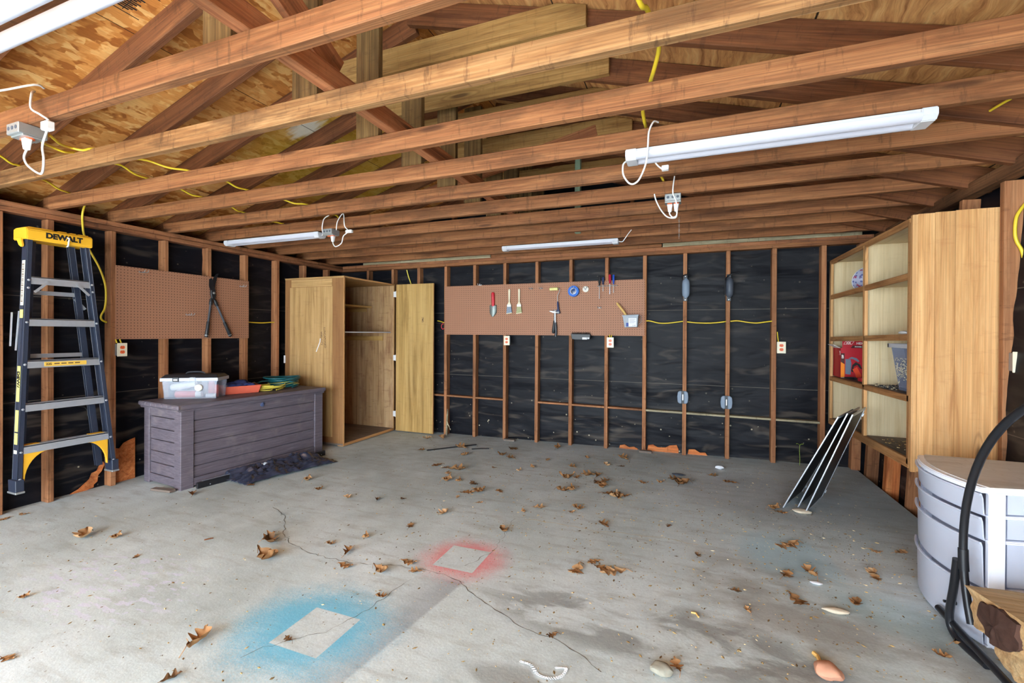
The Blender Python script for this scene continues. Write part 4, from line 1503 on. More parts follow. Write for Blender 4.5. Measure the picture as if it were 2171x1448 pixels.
panel('side_panel', CX0, CX1, CY0, CY0 + T, CZ0 + .03, CZ1 - T, MAT['hardboard'], cab)
panel('side_overlay', CX0 + .08, CX1 - .155, CY0 - .005, CY0, CZ0 + .10, CZ1 - .115, MAT['ply'], cab)
panel('side_overlay', CX0 + .10, CX1 - .165, CY0 - .003, CY0, CZ1 - .11, CZ1 - .025, MAT['ply'], cab, 'x')
panel('side_panel', CX0, CX1, CY1 - T, CY1, CZ0 + .03, CZ1 - T, MAT['ply_streak'], cab)
panel('top_panel', CX0, CX1 + .004, CY0 - .004, CY1, CZ1 - T, CZ1, MAT['ply'], cab, 'x')
panel('bottom_panel', CX0, CX1, CY0, CY1, CZ0 + .012, CZ0 + .035, MAT['greyboard'], cab, 'x')
panel('back_panel', CX0, CX0 + .006, CY0 + T, CY1 - T, CZ0 + .03, CZ1 - T, wood('pinkish_board', (206, 160, 134), (190, 140, 112), (160, 110, 86), .3, .2, (120, 70, 50), False), cab)
for y0 in (CY0 - .002, CY1 - T):
    panel('front_edge', CX1, CX1 + .005, y0, y0 + T + .002, CZ0 + .012, CZ1, MAT['pine'], cab)
panel('front_edge', CX1, CX1 + .005, CY0 + T, CY1 - T, CZ1 - T, CZ1, MAT['pine'], cab, 'y')
panel('front_edge', CX1, CX1 + .007, CY0, CY1, CZ0 + .006, CZ0 + .037, MAT['pine'], cab, 'y')
for y0 in (CY0 + .02, CY1 - .10):
    panel('foot_block', CX1 - .10, CX1 - .02, y0, y0 + .07, fz(-.8), CZ0 + .012, MAT['pine'], cab, 'x')
panel('shelf', CX0 + .008, -1.12, CY0 + T, CY1 - T, 1.605, 1.628, MAT['ply_door'], cab, 'y')
panel('shelf', CX0 + .008, -.815, CY0 + T, CY1 - T, 1.270, 1.280, MAT['beigeply'], cab, 'y')
panel('shelf_edge', -.815, -.810, CY0 + T, CY1 - T, 1.268, 1.283, MAT['white_plastic'], cab, 'y')
for x1, z0, z1 in ((-1.20, 1.553, 1.602), (-.93, 1.165, 1.225)):
    for y0 in (CY1 - T - .019, CY0 + T):
        panel('shelf_cleat', -1.56, x1, y0, y0 + .019, z0, z1, MAT['ply_door'], cab, 'x')
o = [c for c in cab.children if c.name.startswith('side_overlay')][0]
for k, tx in enumerate(('LUNCAPONED', 'WIELCITY')):
    lettering('stamp_lettering', tx, MAT['ink_brown'], .036, frame_m((-1.030 - .05 * k, CY0 - .0054, 1.21 - .01 * k), (.05, 0, -1), (1, 0, .05)), cab, .0002, .0004)
B = MB()
B.tube([(-1.095, CY0 - .008, 1.20), (-1.10, CY0 - .008, 1.16), (-1.155, CY0 - .008, 1.045)], .005, 6)
B.build('white_scratch_strip', MAT['wire_white'], cab)
for z in (.90,):
    B = MB()
    B.box(CX0 - .004, CX0 + .010, CY0 - .012, CY0 + .0, z, z + .09)
    B.lathe([(.005, 0), (.005, .09)], M.Translation((CX0 - .0, CY0 - .012, z)), 8)
    B.build('hinge', MAT['wire_white'], cab)
# door folded open along the back wall
DX0, DX1 = CX1 + .058, CX1 + .625
dr = panel('door', DX0, DX1, -.062, -.042, fz(-.4) + .012, 1.905, MAT['ply_door'], cab)
for xx in (DX0, DX1 - .004):
    panel('door_edge', xx, xx + .004, -.063, -.041, fz(-.4) + .012, 1.905, MAT['pine'], cab)
for z in (.16, .90, 1.74):
    B = MB()
    B.lathe([(.006, 0), (.006, .08)], M.Translation((DX0 - .012, -.050, z)), 10)
    B.box(CX1 + .002, DX0 + .012, -.044, -.041, z + .004, z + .076)
    B.build('hinge', MAT['wire_white'], cab)
lettering('stamp_lettering', '7M5', MAT['ink_brown'], .04, frame_m((-.30, -.0632, 1.44), (0, 0, -1), (1, 0, 0)), cab, .0002, .0003)

# ================================================================== BACK WALL
PB = -.0055
B = MB()
B.box(-.008, 2.440, PB, PB + .004, 1.252, 1.863)
tag(B.build('pegboard', MAT['peg_back'], bevel=.001, origin=(-.0125, PB, 1.2572)), 'long brown pegboard with tools on the back wall', 'pegboard')
outlet((.862, -.050, 1.186), (0, -1, 0), 'cream outlet with orange sockets under left half of the long pegboard', .075, .112)
outlet((2.084, -.050, 1.178), (0, -1, 0), 'cream outlet with orange sockets under right half of the long pegboard', .075, .112)
outlet((3.712, -.050, 1.150), (0, -1, 0), 'cream outlet with orange sockets on the back wall near the shelf unit', .075, .112)
for k in (0, 1):
    cable('electrical_cable', [(2.072 + .024 * k, -.03, 1.262), (2.075 + .018 * k, -.036, 1.24), (2.076 + .016 * k, -.04, 1.228)], 'short yellow cable into outlet under right half of the pegboard, %s one' % ('left', 'right')[k], .0045)
cable('electrical_cable', [(3.684, -.01, 1.30), (3.686, -.02, 1.25), (3.69, -.03, 1.20)], 'short yellow cable down a stud into outlet near the shelf unit', .0045)
cable('electrical_cable', [(-.13, .02, 1.428), (-.08, .015, 1.42), (-.03, .015, 1.405), (.02, .02, 1.41)], 'short yellow cable between the cabinet door and the long pegboard', .005)
segs = [[(2.458, .0, 1.414), (2.50, -.006, 1.412), (2.58, -.008, 1.392), (2.66, -.006, 1.388), (2.74, -.004, 1.396), (2.826, .0, 1.408)],
        [(2.866, .0, 1.402), (2.95, -.006, 1.392), (3.05, -.008, 1.388), (3.14, -.004, 1.392), (3.232, .0, 1.404)],
        [(3.272, .0, 1.406), (3.34, -.006, 1.410), (3.42, -.008, 1.396), (3.50, -.008, 1.388), (3.57, -.004, 1.396), (3.638, .0, 1.406)]]
for k, s in enumerate(segs):
    cable('electrical_cable', s, 'wavy yellow cable between back wall studs right of the pegboard, %s of three' % ORD[k + 1], .0062)
cable('electrical_cable', [(-.62, .05, 2.11), (-.60, .06, 2.02), (-.57, .07, 1.93), (-.56, .07, 1.86)], 'pale cable behind the top of the plywood cabinet', .007, 'yellow_cord', 'cable', None)

# --- hanging tools
YT = PB - .018


def hang(name, p, label, cat, grp=None):
    return thing(name, p, label, cat, grp)


tw = hang('garden_trowel', (.667, YT, 1.469), 'garden trowel with red grip hanging on the long pegboard', 'trowel')
B = MB()
B.tube([(.672, YT, 1.600), (.672, YT, 1.612), (.671, YT, 1.65), (.670, YT, 1.70), (.668, YT, 1.745), (.667, YT, 1.765), (.667, YT, 1.770)], [.015, .018, .020, .0195, .021, .016, .006], 12)
B.build('grip', MAT['red'], tw, smooth=50)


def blade(u, v):
    z = 1.612 - .145 * v
    hw = .048 * (1 - max(0, (v - .45) / .55) ** 2.2)
    x = .667 + hw * (2 * u - 1)
    y = YT - .006 + .022 * ((2 * u - 1) ** 2 * (hw / .048)) - .004
    return (x, y, z)


B = MB()
B.grid(blade, 12, 14)
o = B.build('scoop', MAT['blade'], tw, smooth=60)
md = o.modifiers.new('s', 'SOLIDIFY')
md.thickness = .002
B = MB()
B.tube([(.671, YT, 1.615), (.669, YT - .006, 1.58), (.667, YT - .004, 1.555)], [.008, .009, .003], 8)
B.build('tang', MAT['steel'], tw)

for i, (xc, bm_, lab) in enumerate(((.882, 'bristle_blue', 'paint brush with blue-grey stained bristles hanging beside the trowel'), (1.008, 'bristle_green', 'paint brush with olive stained bristles hanging right of the other brush'))):
    b = hang('paint_brush', (xc, YT, 1.505), lab, 'paint brush', 'paint brushes on the pegboard')
    B = MB()
    B.prism([(xc - .009, 1.80), (xc + .009, 1.80), (xc + .0125, 1.79), (xc + .011, 1.72), (xc + .008, 1.65), (xc + .014, 1.635), (xc + .025, 1.615), (xc - .025, 1.615), (xc - .014, 1.635), (xc - .008, 1.65), (xc - .011, 1.72), (xc - .0125, 1.79)], 'y', YT - .006, YT + .006)
    h_ = B.build('handle', MAT['brushwood'], b, bevel=.003)
    B = MB()
    B.lathe([(.0035, 0), (.0035, .0008)], M.Translation((xc, YT - .0062, 1.787)) @ M.Rotation(PI / 2, 4, 'X'), 10)
    B.build('hang_hole', MAT['ink'], h_)
    B = MB()
    B.box(xc - .0265, xc + .0265, YT - .009, YT + .009, 1.588, 1.617)
    B.build('ferrule', MAT['ferrule'], b, bevel=.002)
    B = MB()
    B.hexa([(xc - .036, YT - .006, 1.503), (xc + .036, YT - .006, 1.515), (xc + .036, YT + .006, 1.515), (xc - .036, YT + .006, 1.503),
            (xc - .026, YT - .008, 1.59), (xc + .026, YT - .008, 1.59), (xc + .026, YT + .008, 1.59), (xc - .026, YT + .008, 1.59)])
    br = B.build('bristles', MAT[bm_], b)
    B = MB()
    B.hexa([(xc - .0365, YT - .0065, 1.502), (xc + .0365, YT - .0065, 1.514), (xc + .0365, YT + .006, 1.514), (xc - .0365, YT + .006, 1.502),
            (xc - .035, YT - .0067, 1.510), (xc + .035, YT - .0067, 1.522), (xc + .035, YT + .006, 1.522), (xc - .035, YT + .006, 1.510)])
    B.build('bristle_tips', MAT['brushwood'], br)

rl_ = hang('paint_roller', (1.44, YT, 1.50), 'small paint roller with yellowish sleeve and blue handle on the pegboard', 'paint roller')
B = MB()
B.lathe([(.006, 0), (.0175, .003), (.0185, .05), (.0175, .097), (.006, .10)], frame_m((1.389, YT - .02, 1.783), (0, 1, 0), (0, 0, 1)), 16)
B.build('sleeve', MAT['roller'], rl_, smooth=50)
B = MB()
B.tube(smooth_path([(1.485, YT - .02, 1.787), (1.502, YT - .02, 1.786), (1.507, YT - .02, 1.765), (1.497, YT - .02, 1.735), (1.481, YT - .015, 1.705), (1.480, YT - .01, 1.66), (1.483, YT - .008, 1.63)], 4), .0035, 8)
B.build('wire_frame', MAT['steel'], rl_)
B = MB()
B.tube([(1.482, YT - .008, 1.640), (1.484, YT - .008, 1.60), (1.488, YT - .008, 1.56), (1.490, YT - .008, 1.50)], [.008, .012, .012, .016], 10)
B.prism([(1.470, 1.535), (1.478, 1.555), (1.497, 1.555), (1.508, 1.53), (1.514, 1.505), (1.470, 1.505)], 'y', YT - .018, YT + .002)
B.build('handle', MAT['navy'], rl_, bevel=.002)

hm_ = hang('claw_hammer', (1.45, YT, 1.235), 'claw hammer with dark grip hanging from the pegboard', 'hammer')
B = MB()
B.tube([(1.502, YT - .012, 1.513), (1.485, YT - .012, 1.515), (1.475, YT - .012, 1.514), (1.45, YT - .012, 1.517)], [.0155, .0155, .010, .013], 12)
B.prism([(1.462, 1.505), (1.462, 1.530), (1.43, 1.531), (1.40, 1.535), (1.382, 1.530), (1.40, 1.522), (1.43, 1.508)], 'y', YT - .024, YT)
B.build('head', MAT['steel'], hm_, bevel=.002)
B = MB()
B.tube([(1.452, YT - .012, 1.52), (1.456, YT - .012, 1.42), (1.462, YT - .012, 1.34)], [.009, .0085, .010], 10)
B.build('shaft', MAT['aluminium'], hm_)
B = MB()
B.tube([(1.458, YT - .012, 1.40), (1.463, YT - .012, 1.35), (1.466, YT - .012, 1.29), (1.462, YT - .012, 1.235)], [.012, .0145, .013, .0165], 10)
B.build('grip', MAT['darkgrey'], hm_, smooth=50)
pr = hang('pry_tool', (1.43, YT, 1.27), 'black-handled pry tool hanging tight behind the claw hammer', 'tool')
B = MB()
B.tube([(1.442, YT + .002, 1.50), (1.441, YT + .002, 1.405)], .008, 8)
B.build('shank', MAT['steel'], pr)
B = MB()
B.tube([(1.441, YT + .002, 1.42), (1.436, YT + .002, 1.36), (1.43, YT + .002, 1.29), (1.428, YT + .002, 1.275)], [.011, .016, .018, .012], 10)
B.build('grip', MAT['black'], pr, smooth=50)


def roll(x, z, ro, ri, dep, mat, label, hubmat):
    t = hang('tape_roll', (x, YT, z), label, 'tape roll')
    m = M.Translation((x, PB - .0005, z)) @ M.Rotation(PI / 2, 4, 'X')
    B = MB(m)
    B.lathe([(ri, 0), (ro, 0), (ro, dep), (ri, dep), (ri, 0)], n=32)
    B.build('tape', MAT[mat], t, smooth=40)
    B = MB(m)
    B.lathe([(ri - .005, 0), (ri, 0), (ri, dep + .001), (ri - .005, dep + .001), (ri - .005, 0)], n=32)
    B.build('core', MAT[hubmat], t, smooth=40)


roll(1.668, 1.752, .062, .036, .045, 'bluetape', 'large roll of blue tape hanging on the pegboard', 'labelwhite')
roll(1.803, 1.772, .034, .014, .022, 'tapewhite', 'small roll of clear tape hanging right of the blue tape roll', 'labelwhite')
# something grey and a peg inside the blue roll
peg_hook((1.667, PB, 1.785), (0, -1, 0), 'wire hook holding the blue tape roll', .07, 'steel', False)
peg_hook((1.803, PB, 1.785), (0, -1, 0), 'wire hook holding the small clear tape roll', .045, 'steel', False)
hang_sd = [(1.960, 1.913, 1.805, 1.660, 'black', 'steel', .013), (2.000, 1.898, 1.815, 1.740, 'navy', 'steel', .012), (2.074, 1.925, 1.822, 1.708, 'red_handle', 'aluminium', .014), (2.114, 1.920, 1.815, 1.722, 'blue_handle', 'steel', .012)]
sdl = ['long screwdriver with black handle, leftmost in the wire holder', 'screwdriver with dark navy handle beside the black-handled one', 'screwdriver with red handle in the wire holder', 'screwdriver with bright blue handle, rightmost in the wire holder']
for (x, zt_, zm, zb_, mt, sm, r), lab in zip(hang_sd, sdl):
    y = PB - .035
    t = hang('screwdriver', (x, y, zb_), lab, 'screwdriver', 'screwdrivers on the pegboard')
    B = MB()
    B.lathe([(r * .35, 0), (r * .75, .006), (r * .62, .02), (r, .03), (r * 1.02, zt_ - zm - .012), (r * .8, zt_ - zm - .002), (.002, zt_ - zm)], M.Translation((x, y, zm)), 8)
    B.build('handle', MAT[mt], t, smooth=30)
    B = MB()
    B.lathe([(.0035, zb_ - zm), (.0042, zb_ - zm + .02), (.0035, zb_ - zm + .03), (.0035, .004)], M.Translation((x, y, zm)), 10)
    B.build('blade', MAT[sm], t)
t = hang('tool_holder', (2.04, PB, 1.79), 'wire screwdriver holder at the top right of the long pegboard', 'holder')
B = MB()
B.tube([(1.935, PB - .002, 1.80), (1.94, PB - .05, 1.80), (2.15, PB - .05, 1.80), (2.155, PB - .002, 1.80)], .0025, 6)
B.tube([(1.935, PB - .002, 1.80), (2.155, PB - .002, 1.80)], .0025, 6)
for x in (1.98, 2.02, 2.05, 2.095, 2.13):
    B.tube([(x, PB - .002, 1.80), (x, PB - .05, 1.80)], .0022, 6)
B.build('wire_loop', MAT['steel'], t)
# grey tub with a wooden handled tool, tub hangs on the board
TX, TZ = 2.308, 1.345
tb = thing('hanging_tub', (TX, PB - .05, TZ), 'grey plastic tub with white label hung at right of the pegboard', 'tub')
m = M.Translation((TX, PB - .058, TZ)) @ M.Rotation(-.04, 4, 'Y')
B = MB(m)
a, b_, hh = .066, .082, .132
lo = [(-a, -.035), (a, -.035), (a, .045), (-a, .045)]
hi = [(-b_, -.05), (b_, -.05), (b_, .05), (-b_, .05)]
th = .003
va = [B.vert((x, y, 0)) for x, y in lo]
vb = [B.vert((x, y, hh)) for x, y in hi]
vc = [B.vert((x * .95, y * .93, hh)) for x, y in hi]
vd = [B.vert((x * .95, y * .93, .004)) for x, y in lo]
B.face(va[::-1])
B.face(vd)
for i in range(4):
    j = (i + 1) % 4
    B.face([va[i], va[j], vb[j], vb[i]])
    B.face([vb[i], vb[j], vc[j], vc[i]])
    B.face([vc[i], vc[j], vd[j], vd[i]])
B.build('tub', MAT['tubgrey'], tb, bevel=.002)
B = MB(m)
B.box(-b_ - .006, b_ + .006, -.056, .052, hh - .012, hh - .002)
B.build('rim', MAT['tubgrey'], tb, bevel=.002)
fm_ = frame_m(m @ V((0, -.0398, .052)), (1, 0, 0), (0, -.1136, 1))
B = MB(fm_)
B.box(-.048, .06, -.045, .045, -.001, .0012)
lb_ = B.build('label', MAT['labelwhite'], tb)
B = MB(fm_)
B.box(-.048, -.022, -.045, -.005, .0012, .0018)
B.build('blue_block', MAT['labelblue'], lb_)
B = MB(fm_)
for k in range(4):
    B.box(-.012, .05 - .01 * (k % 2), .03 - .012 * k, .033 - .012 * k, .0012, .0016)
B.box(.02, .028, -.036, -.030, .0012, .0016)
B.box(.034, .052, -.036, -.030, .0012, .0016)
B.build('fine_print', flat('grey_fine_print', (120, 124, 140), .6), lb_)
B = MB(m)
B.tube(smooth_path([(b_ + .002, -.03, hh - .01), (b_ + .028, -.03, hh - .02), (b_ + .022, -.03, .05), (b_ - .012, -.03, .02)], 4), .0022, 6)
B.build('bail', MAT['steel'], tb)
t = thing('hand_brush', (2.20, PB - .06, 1.40), 'bare wooden handle sticking up out of the grey tub', 'tool handle')
B = MB()
B.tube([(2.275, PB - .055, 1.44), (2.225, PB - .055, 1.515), (2.160, PB - .055, 1.600), (2.152, PB - .055, 1.611)], [.012, .0135, .0125, .006], 10)
B.build('handle', MAT['handlewood'], t, smooth=50)
B = MB()
B.box(2.262, 2.312, PB - .072, PB - .040, 1.36, 1.445)
B.build('brush_head', MAT['handlewood'], t, bevel=.003)
# black brush at the lower edge
t = thing('scrub_brush', (1.755, YT, 1.205), 'black wire-bristled block with small white label at the pegboard bottom edge', 'brush')
B = MB()
B.prism([(1.643, 1.272), (1.865, 1.268), (1.862, 1.215), (1.840, 1.204), (1.70, 1.203), (1.655, 1.210)], 'y', YT - .03, PB)
B.build('block', MAT['black'], t, bevel=.004)
B = MB()
rd = random.Random(5)
for k in range(60):
    x = 1.648 + .0036 * k
    B.tube([(x, YT - .012 + rd.uniform(-.012, .012), 1.268), (x + rd.uniform(-.004, .006), YT - .012 + rd.uniform(-.014, .014), 1.283 + rd.uniform(0, .006))], .0016, 4)
B.build('bristles', MAT['ink'], t)
B = MB()
B.box(1.775, 1.832, YT - .0325, YT - .0305, 1.208, 1.232)
B.box(1.825, 1.855, YT - .0325, YT - .0305, 1.214, 1.230)
B.build('label', MAT['labelwhite'], t)
# empty hooks
for (x, z, lab, mt) in ((.492, 1.861, 'white hook on the top edge of the long pegboard above the trowel', 'wire_white'), (1.158, 1.795, 'double wire hook right of the two paint brushes', 'steel'),
                        (1.278, 1.795, 'double wire hook left of the paint roller', 'steel'), (1.960, 1.560, 'empty wire hooks below the screwdrivers on the long pegboard', 'steel')):
    peg_hook((x, PB, z), (0, -1, 0), lab, .04, mt)
peg_hook((1.455, PB, 1.535), (0, -1, 0), 'wire hook carrying the claw hammer', .05, 'steel', False)
B = MB()
B.tube([(-.035 + .022 * math.cos(a), -.004, 1.355 + .034 * math.sin(a)) for a in [PI * .35 + PI * 1.45 * k / 14 for k in range(15)]], .0045, 8)
tag(B.build('screw_hook', MAT['red']), 'small red hook on the stud beside the cabinet door', 'hook')

# --- bicycle hooks and wheel pads
for k, (x, z) in enumerate(((2.846, 1.762), (3.255, 1.755))):
    y0 = -.004
    t = thing('wall_hook_rack', (x, y0, z - .12), ('left', 'right')[k] + ' black folding bike hook on a back wall stud', 'bike hook', 'upper bike hooks')
    yb0 = -.035 if k == 0 else -.085
    B = MB()
    nn = 9
    rings = []
    for i in range(nn):
        v = i / (nn - 1)
        zz = z - .115 + .21 * v
        w = .032 * (1 - (abs(2 * v - 1)) ** 4) ** .5 + .006
        dpt = (.030 if k == 0 else .05) * (1 - abs(2 * v - 1) ** 3) + .006
        rings.append([(x + .006 + w * math.cos(a), y0 - .004 - dpt * max(0, math.sin(a)), zz) for a in [PI * j / 10 for j in range(11)]])
    g = [[B.vert(p) for p in r] for r in rings]
    for a, b in zip(g, g[1:]):
        for j in range(10):
            B.face([a[j], a[j + 1], b[j + 1], b[j]])
        B.face([a[10], a[0], b[0], b[10]])
    B.face(g[0])
    B.face(g[-1][::-1])
    B.build('padded_body', MAT['padgrey'] if k == 0 else MAT['charcoal'], t, smooth=50)
    B = MB()
    B.box(x - .020, x + .020, y0 - .004, y0 + .004, z - .145, z + .125)
    B.build('back_plate', MAT['black_metal'], t, bevel=.002)
    B = MB()
    if k == 0:
        B.tube(smooth_path([(x - .032, y0 - .055, z + .075), (x - .030, y0 - .05, z + .108), (x, y0 - .03, z + .128), (x + .03, y0 - .045, z + .124), (x + .05, y0 - .07, z + .115)], 4), .005, 8)
    else:
        B.tube(smooth_path([(x - .036, y0 - .05, z + .055), (x - .025, y0 - .04, z + .085), (x + .005, y0 - .03, z + .115), (x + .05, y0 - .05, z + .132), (x + .085, y0 - .09, z + .135)], 4), .0065, 8)
        B.tube([(x - .037, y0 - .05, z + .06), (x - .037, y0 - .05, z - .08)], .005, 8)
    B.build('hook_arm', MAT['black_metal'], t)
    B = MB()
    for zz in (z - .132, z + .112):
        B.lathe([(.006, 0), (.004, .004)], M.Translation((x, y0 - .004, zz)) @ M.Rotation(PI / 2, 4, 'X'), 8)
    B.build('screw', MAT['aluminium'], t)
for k, (x, z) in enumerate(((2.829, .615), (3.241, .587))):
    y0 = .0015
    t = thing('wheel_rest', (x, y0, z - .065), ('left', 'right')[k] + ' grey bike wheel pad low on a back wall stud', 'wheel pad', 'lower wheel pads')
    for s in (-1, 1):
        B = MB()
        B.prism([(x + s * .012, z - .066), (x + s * .034, z - .066), (x + s * .050, z - .05), (x + s * .055, z), (x + s * .050, z + .05), (x + s * .034, z + .066), (x + s * .012, z + .066)][::s], 'y', y0 - .016, y0)
        p_ = B.build('pad', MAT['padgrey'], t, bevel=.005)
        B = MB()
        for q in range(6):
            zz = z - .05 + .02 * q
            B.box(x + s * .031 - .013, x + s * .031 + .013, y0 - .0175, y0 - .015, zz - .004, zz + .004)
        B.build('ridge', MAT['padgrey'], p_)
    B = MB()
    B.box(x - .013, x + .013, y0 - .010, y0, z - .066, z + .068)
    B.build('channel', MAT['black'], t)
    B = MB()
    B.box(x - .004, x + .004, y0 - .0115, y0 - .009, z - .03, z + .03)
    B.build('label_strip', MAT['aluminium'], t)
# bits at the foot of the back wall
for (x, y, w, lab) in ((.90, -.035, .14, 'grey wooden offcut on the floor at the third back wall stud'), (2.46, -.03, .13, 'grey wooden offcut on the floor under the right end of the pegboard')):
    o = plank('wood_offcut', (x - w / 2, y, fz(x) + .012), (x + w / 2, y, fz(x) + .012), .05, .022, MAT['greyboard'])
    tag(o, lab, 'offcut')
t = thing('splintered_lath', (.035, -.008, fz(0)), 'frayed splintered lath against the first stud right of cabinet door', 'wood')
B = MB()
B.tube([(.030, -.012, fz(0)), (.034, -.014, .12), (.040, -.013, .22), (.046, -.012, .29), (.043, -.012, .31)], [.014, .012, .012, .008, .003], 6)
B.build('lath', MAT['strip'], t)
B = MB()
for k in range(7):
    B.tube([(.04, -.016, .10 + .01 * k), (.06 + .006 * k, -.03, .12 - .012 * k), (.085 - .008 * k, -.03, .09 + .012 * k)], [.003, .002, .001], 4)
B.build('splinter', MAT['husk'], t)
t = thing('seedling', (3.88, .0, fz(3.9)), 'small green seedling growing at the foot of the back wall', 'plant')
B = MB()
B.tube(smooth_path([(3.88, .0, fz(3.9)), (3.882, -.002, .08), (3.878, -.002, .16), (3.88, -.003, .215)], 3), .0022, 5)
B.build('stem', MAT['sprout'], t)
for s in (-1, 1):
    B = MB()
    B.grid(lambda u, v: (3.88 + s * .030 * u, -.003 + .012 * (v - .5) * math.sin(PI * u), .215 + .012 * math.sin(PI * u * .7) + .004 * v), 5, 3)
    B.build('seed_leaf', MAT['sprout'], t)

# ================================================================== SHELF UNIT (right wall)
SX, SXB = 4.100, 4.44                       # front plane, back sheet
SY0, SY1 = -1.668, -.036
sh = thing('shelf_unit', (4.28, -.85, .50), 'built-in open shelf unit of pine and beige plywood on right wall', 'shelves')
FE = .040
# shelf heights (top of the shelf at the front); a little lower at the back-wall end as built
rows = [(1.945, 1.952), (1.622, 1.628), (1.236, 1.262), (.874, .895), (.487, .518)]
panel('back_sheet', SXB, SXB + .008, SY0, SY1, .50, 1.95, MAT['beigeply'], sh)
for i, (zf, zn) in enumerate(rows):
    # board
    mt = MAT['beigeply'] if i < 3 else MAT['greyboard']
    plank('shelf_board', ((SX + SXB) / 2 + .01, SY0, zn + .010), ((SX + SXB) / 2 + .01, SY1, zf + .010), SXB - SX - .02, .018, mt, sh, bevel=.001)
    h = FE if i < 4 else .058
    dz = .019 - h / 2
    plank('shelf_edge', (SX + .010, SY0 + .012, zn + dz), (SX + .010, SY1, zf + dz), .020, h, MAT['pine_dk'], sh)
# uprights
panel('end_upright', SX, SXB, SY1 - .018, SY1, .47, 1.955, MAT['beigeply'], sh)
panel('face_stile', SX, SX + .02, SY1 - .05, SY1 - .0, .50, 1.95, MAT['pine'], sh)
panel('divider', SX + .02, SXB, -.905, -.887, .505, 1.95, MAT['beigeply'], sh)
panel('face_stile', SX, SX + .02, -.935, -.895, .515, 1.945, MAT['pine'], sh)
panel('face_stile', SX, SX + .02, SY0 + .0, SY0 + .034, .50, 1.945, MAT['pine_dk'], sh)
# end panel of glued boards facing the doorway
ez0, ez1 = .468, 1.982
for k, (x0, x1) in enumerate(((SX, SX + .026), (SX + .027, 4.205), (4.206, 4.297), (4.298, 4.505))):
    panel('end_board', x0, x1, SY0 - .024 - (.002 if k == 0 else 0), SY0 - .001, ez0 + .004 * k, ez1 + .003 * k, MAT['pine'], sh)
panel('end_board_edge', 4.5055, 4.512, SY0 - .026, SY0 - .002, ez0 + .02, ez1 + .010, MAT['greyboard'], sh)

# things on the shelves
SZ = lambda i, y: rows[i][0] + .0195 + (rows[i][1] - rows[i][0]) * (SY1 - y) / (SY1 - SY0)
t = thing('bowl', (4.26, -.40, SZ(1, -.4)), 'blue and pink patterned bowl tipped on the upper shelf', 'bowl')
bm_ = M.Translation((4.26, -.42, SZ(1, -.4) + .102)) @ M.Rotation(math.radians(15), 4, 'Z') @ M.Rotation(math.radians(112), 4, 'X')
B = MB(bm_)
B.lathe([(.03, .085), (.045, .082), (.085, .05), (.105, .0), (.100, .0), (.080, .045), (.042, .075), (0.0001, .078)], n=28)
B.build('bowl_body', MAT['bowl'], t, smooth=50)
B = MB(bm_)
B.lathe([(.100, -.002), (.107, -.002), (.107, .004), (.100, .004), (.100, -.002)], n=28)
B.build('rim', MAT['labelwhite'], t, smooth=40)
o = plank('small_box', (4.26, -1.30, SZ(1, -1.3) + .014), (4.26, -1.20, SZ(1, -1.25) + .014), .07, .028, MAT['red'])
tag(o, 'small flat red packet on the upper shelf right compartment', 'packet')

# red cardboard box with a picture of a headlamp-like tool
zr = SZ(3, -.3) + .0012
RB = M.Translation((4.165, -.27, zr)) @ M.Rotation(math.radians(0), 4, 'Z')
t = thing('cardboard_box', (4.2, -.3, zr), 'open red cardboard tool box with orange stripe on the left shelf', 'box')
bx0, bx1, by0, by1, bh = 4.128, 4.36, -.28, -.06, .262
B = MB()
B.box(bx0, bx1, by0, by1, zr, zr + bh)
B.build('carton', MAT['cardred'], t, bevel=.001)
fy = by0 - .0006
B = MB()                                      # raised rear flap and folded-out left flap
B.box(bx0 + .01, bx1, by0 - .002, by0, zr + bh, zr + bh + .062)
fl = B.build('flap', MAT['cardred'], t)
B = MB()
B.hexa([(bx0 - .001, by0 + .01, zr + bh - .003), (bx0, by1 - .02, zr + bh - .003), (bx0 - .05, by1 - .03, zr + bh + .026), (bx0 - .052, by0 + .01, zr + bh + .026),
        (bx0 - .001, by0 + .01, zr + bh), (bx0, by1 - .02, zr + bh), (bx0 - .05, by1 - .03, zr + bh + .029), (bx0 - .052, by0 + .01, zr + bh + .029)])
B.build('flap', MAT['cardwhite'], t)


def on_face(B, poly, d=.0010):
    B.prism([(bx0 + u, zr + v) for u, v in poly], 'y', by0 - d, by0 - d + .0004)


B = MB()
on_face(B, [(.0, .0), (.028, .0), (.028, .12), (.0, .14)])
B.build('orange_stripe', MAT['cardorange'], t)
B = MB()
on_face(B, [(.0, .14), (.028, .12), (.028, .215), (.0, .215)])
on_face(B, [(.072, .262), (.232, .262), (.232, .286), (.085, .286)], .0032)
mrn = B.build('dark_panel', MAT['cardmaroon'], t)
lettering('lettering', '#83', MAT['cardwhite'], .020, frame_m((bx0 + .013, by0 - .0016, zr + .185), (0, 0, -1), (1, 0, 0)), mrn, .0002, .0006)
lettering('lettering', 'POWER DRIVER', MAT['cardwhite'], .014, frame_m((bx0 + .150, by0 - .0040, zr + .273), (1, 0, 0), (0, 0, 1)), mrn, .0002, .0004)
lettering('lettering', 'HEXTEAR', MAT['cardwhite'], .026, frame_m((bx0 + .168, by0 - .0028, zr + .303), (1, 0, 0), (0, 0, 1)), fl, .0002, .0010)
lettering('lettering', 'XX', MAT['cardwhite'], .024, frame_m((bx0 + .055, by0 - .0028, zr + .306), (1, 0, 0), (0, 0, 1)), fl, .0002, .0010)
B = MB()                                      # emblem outline
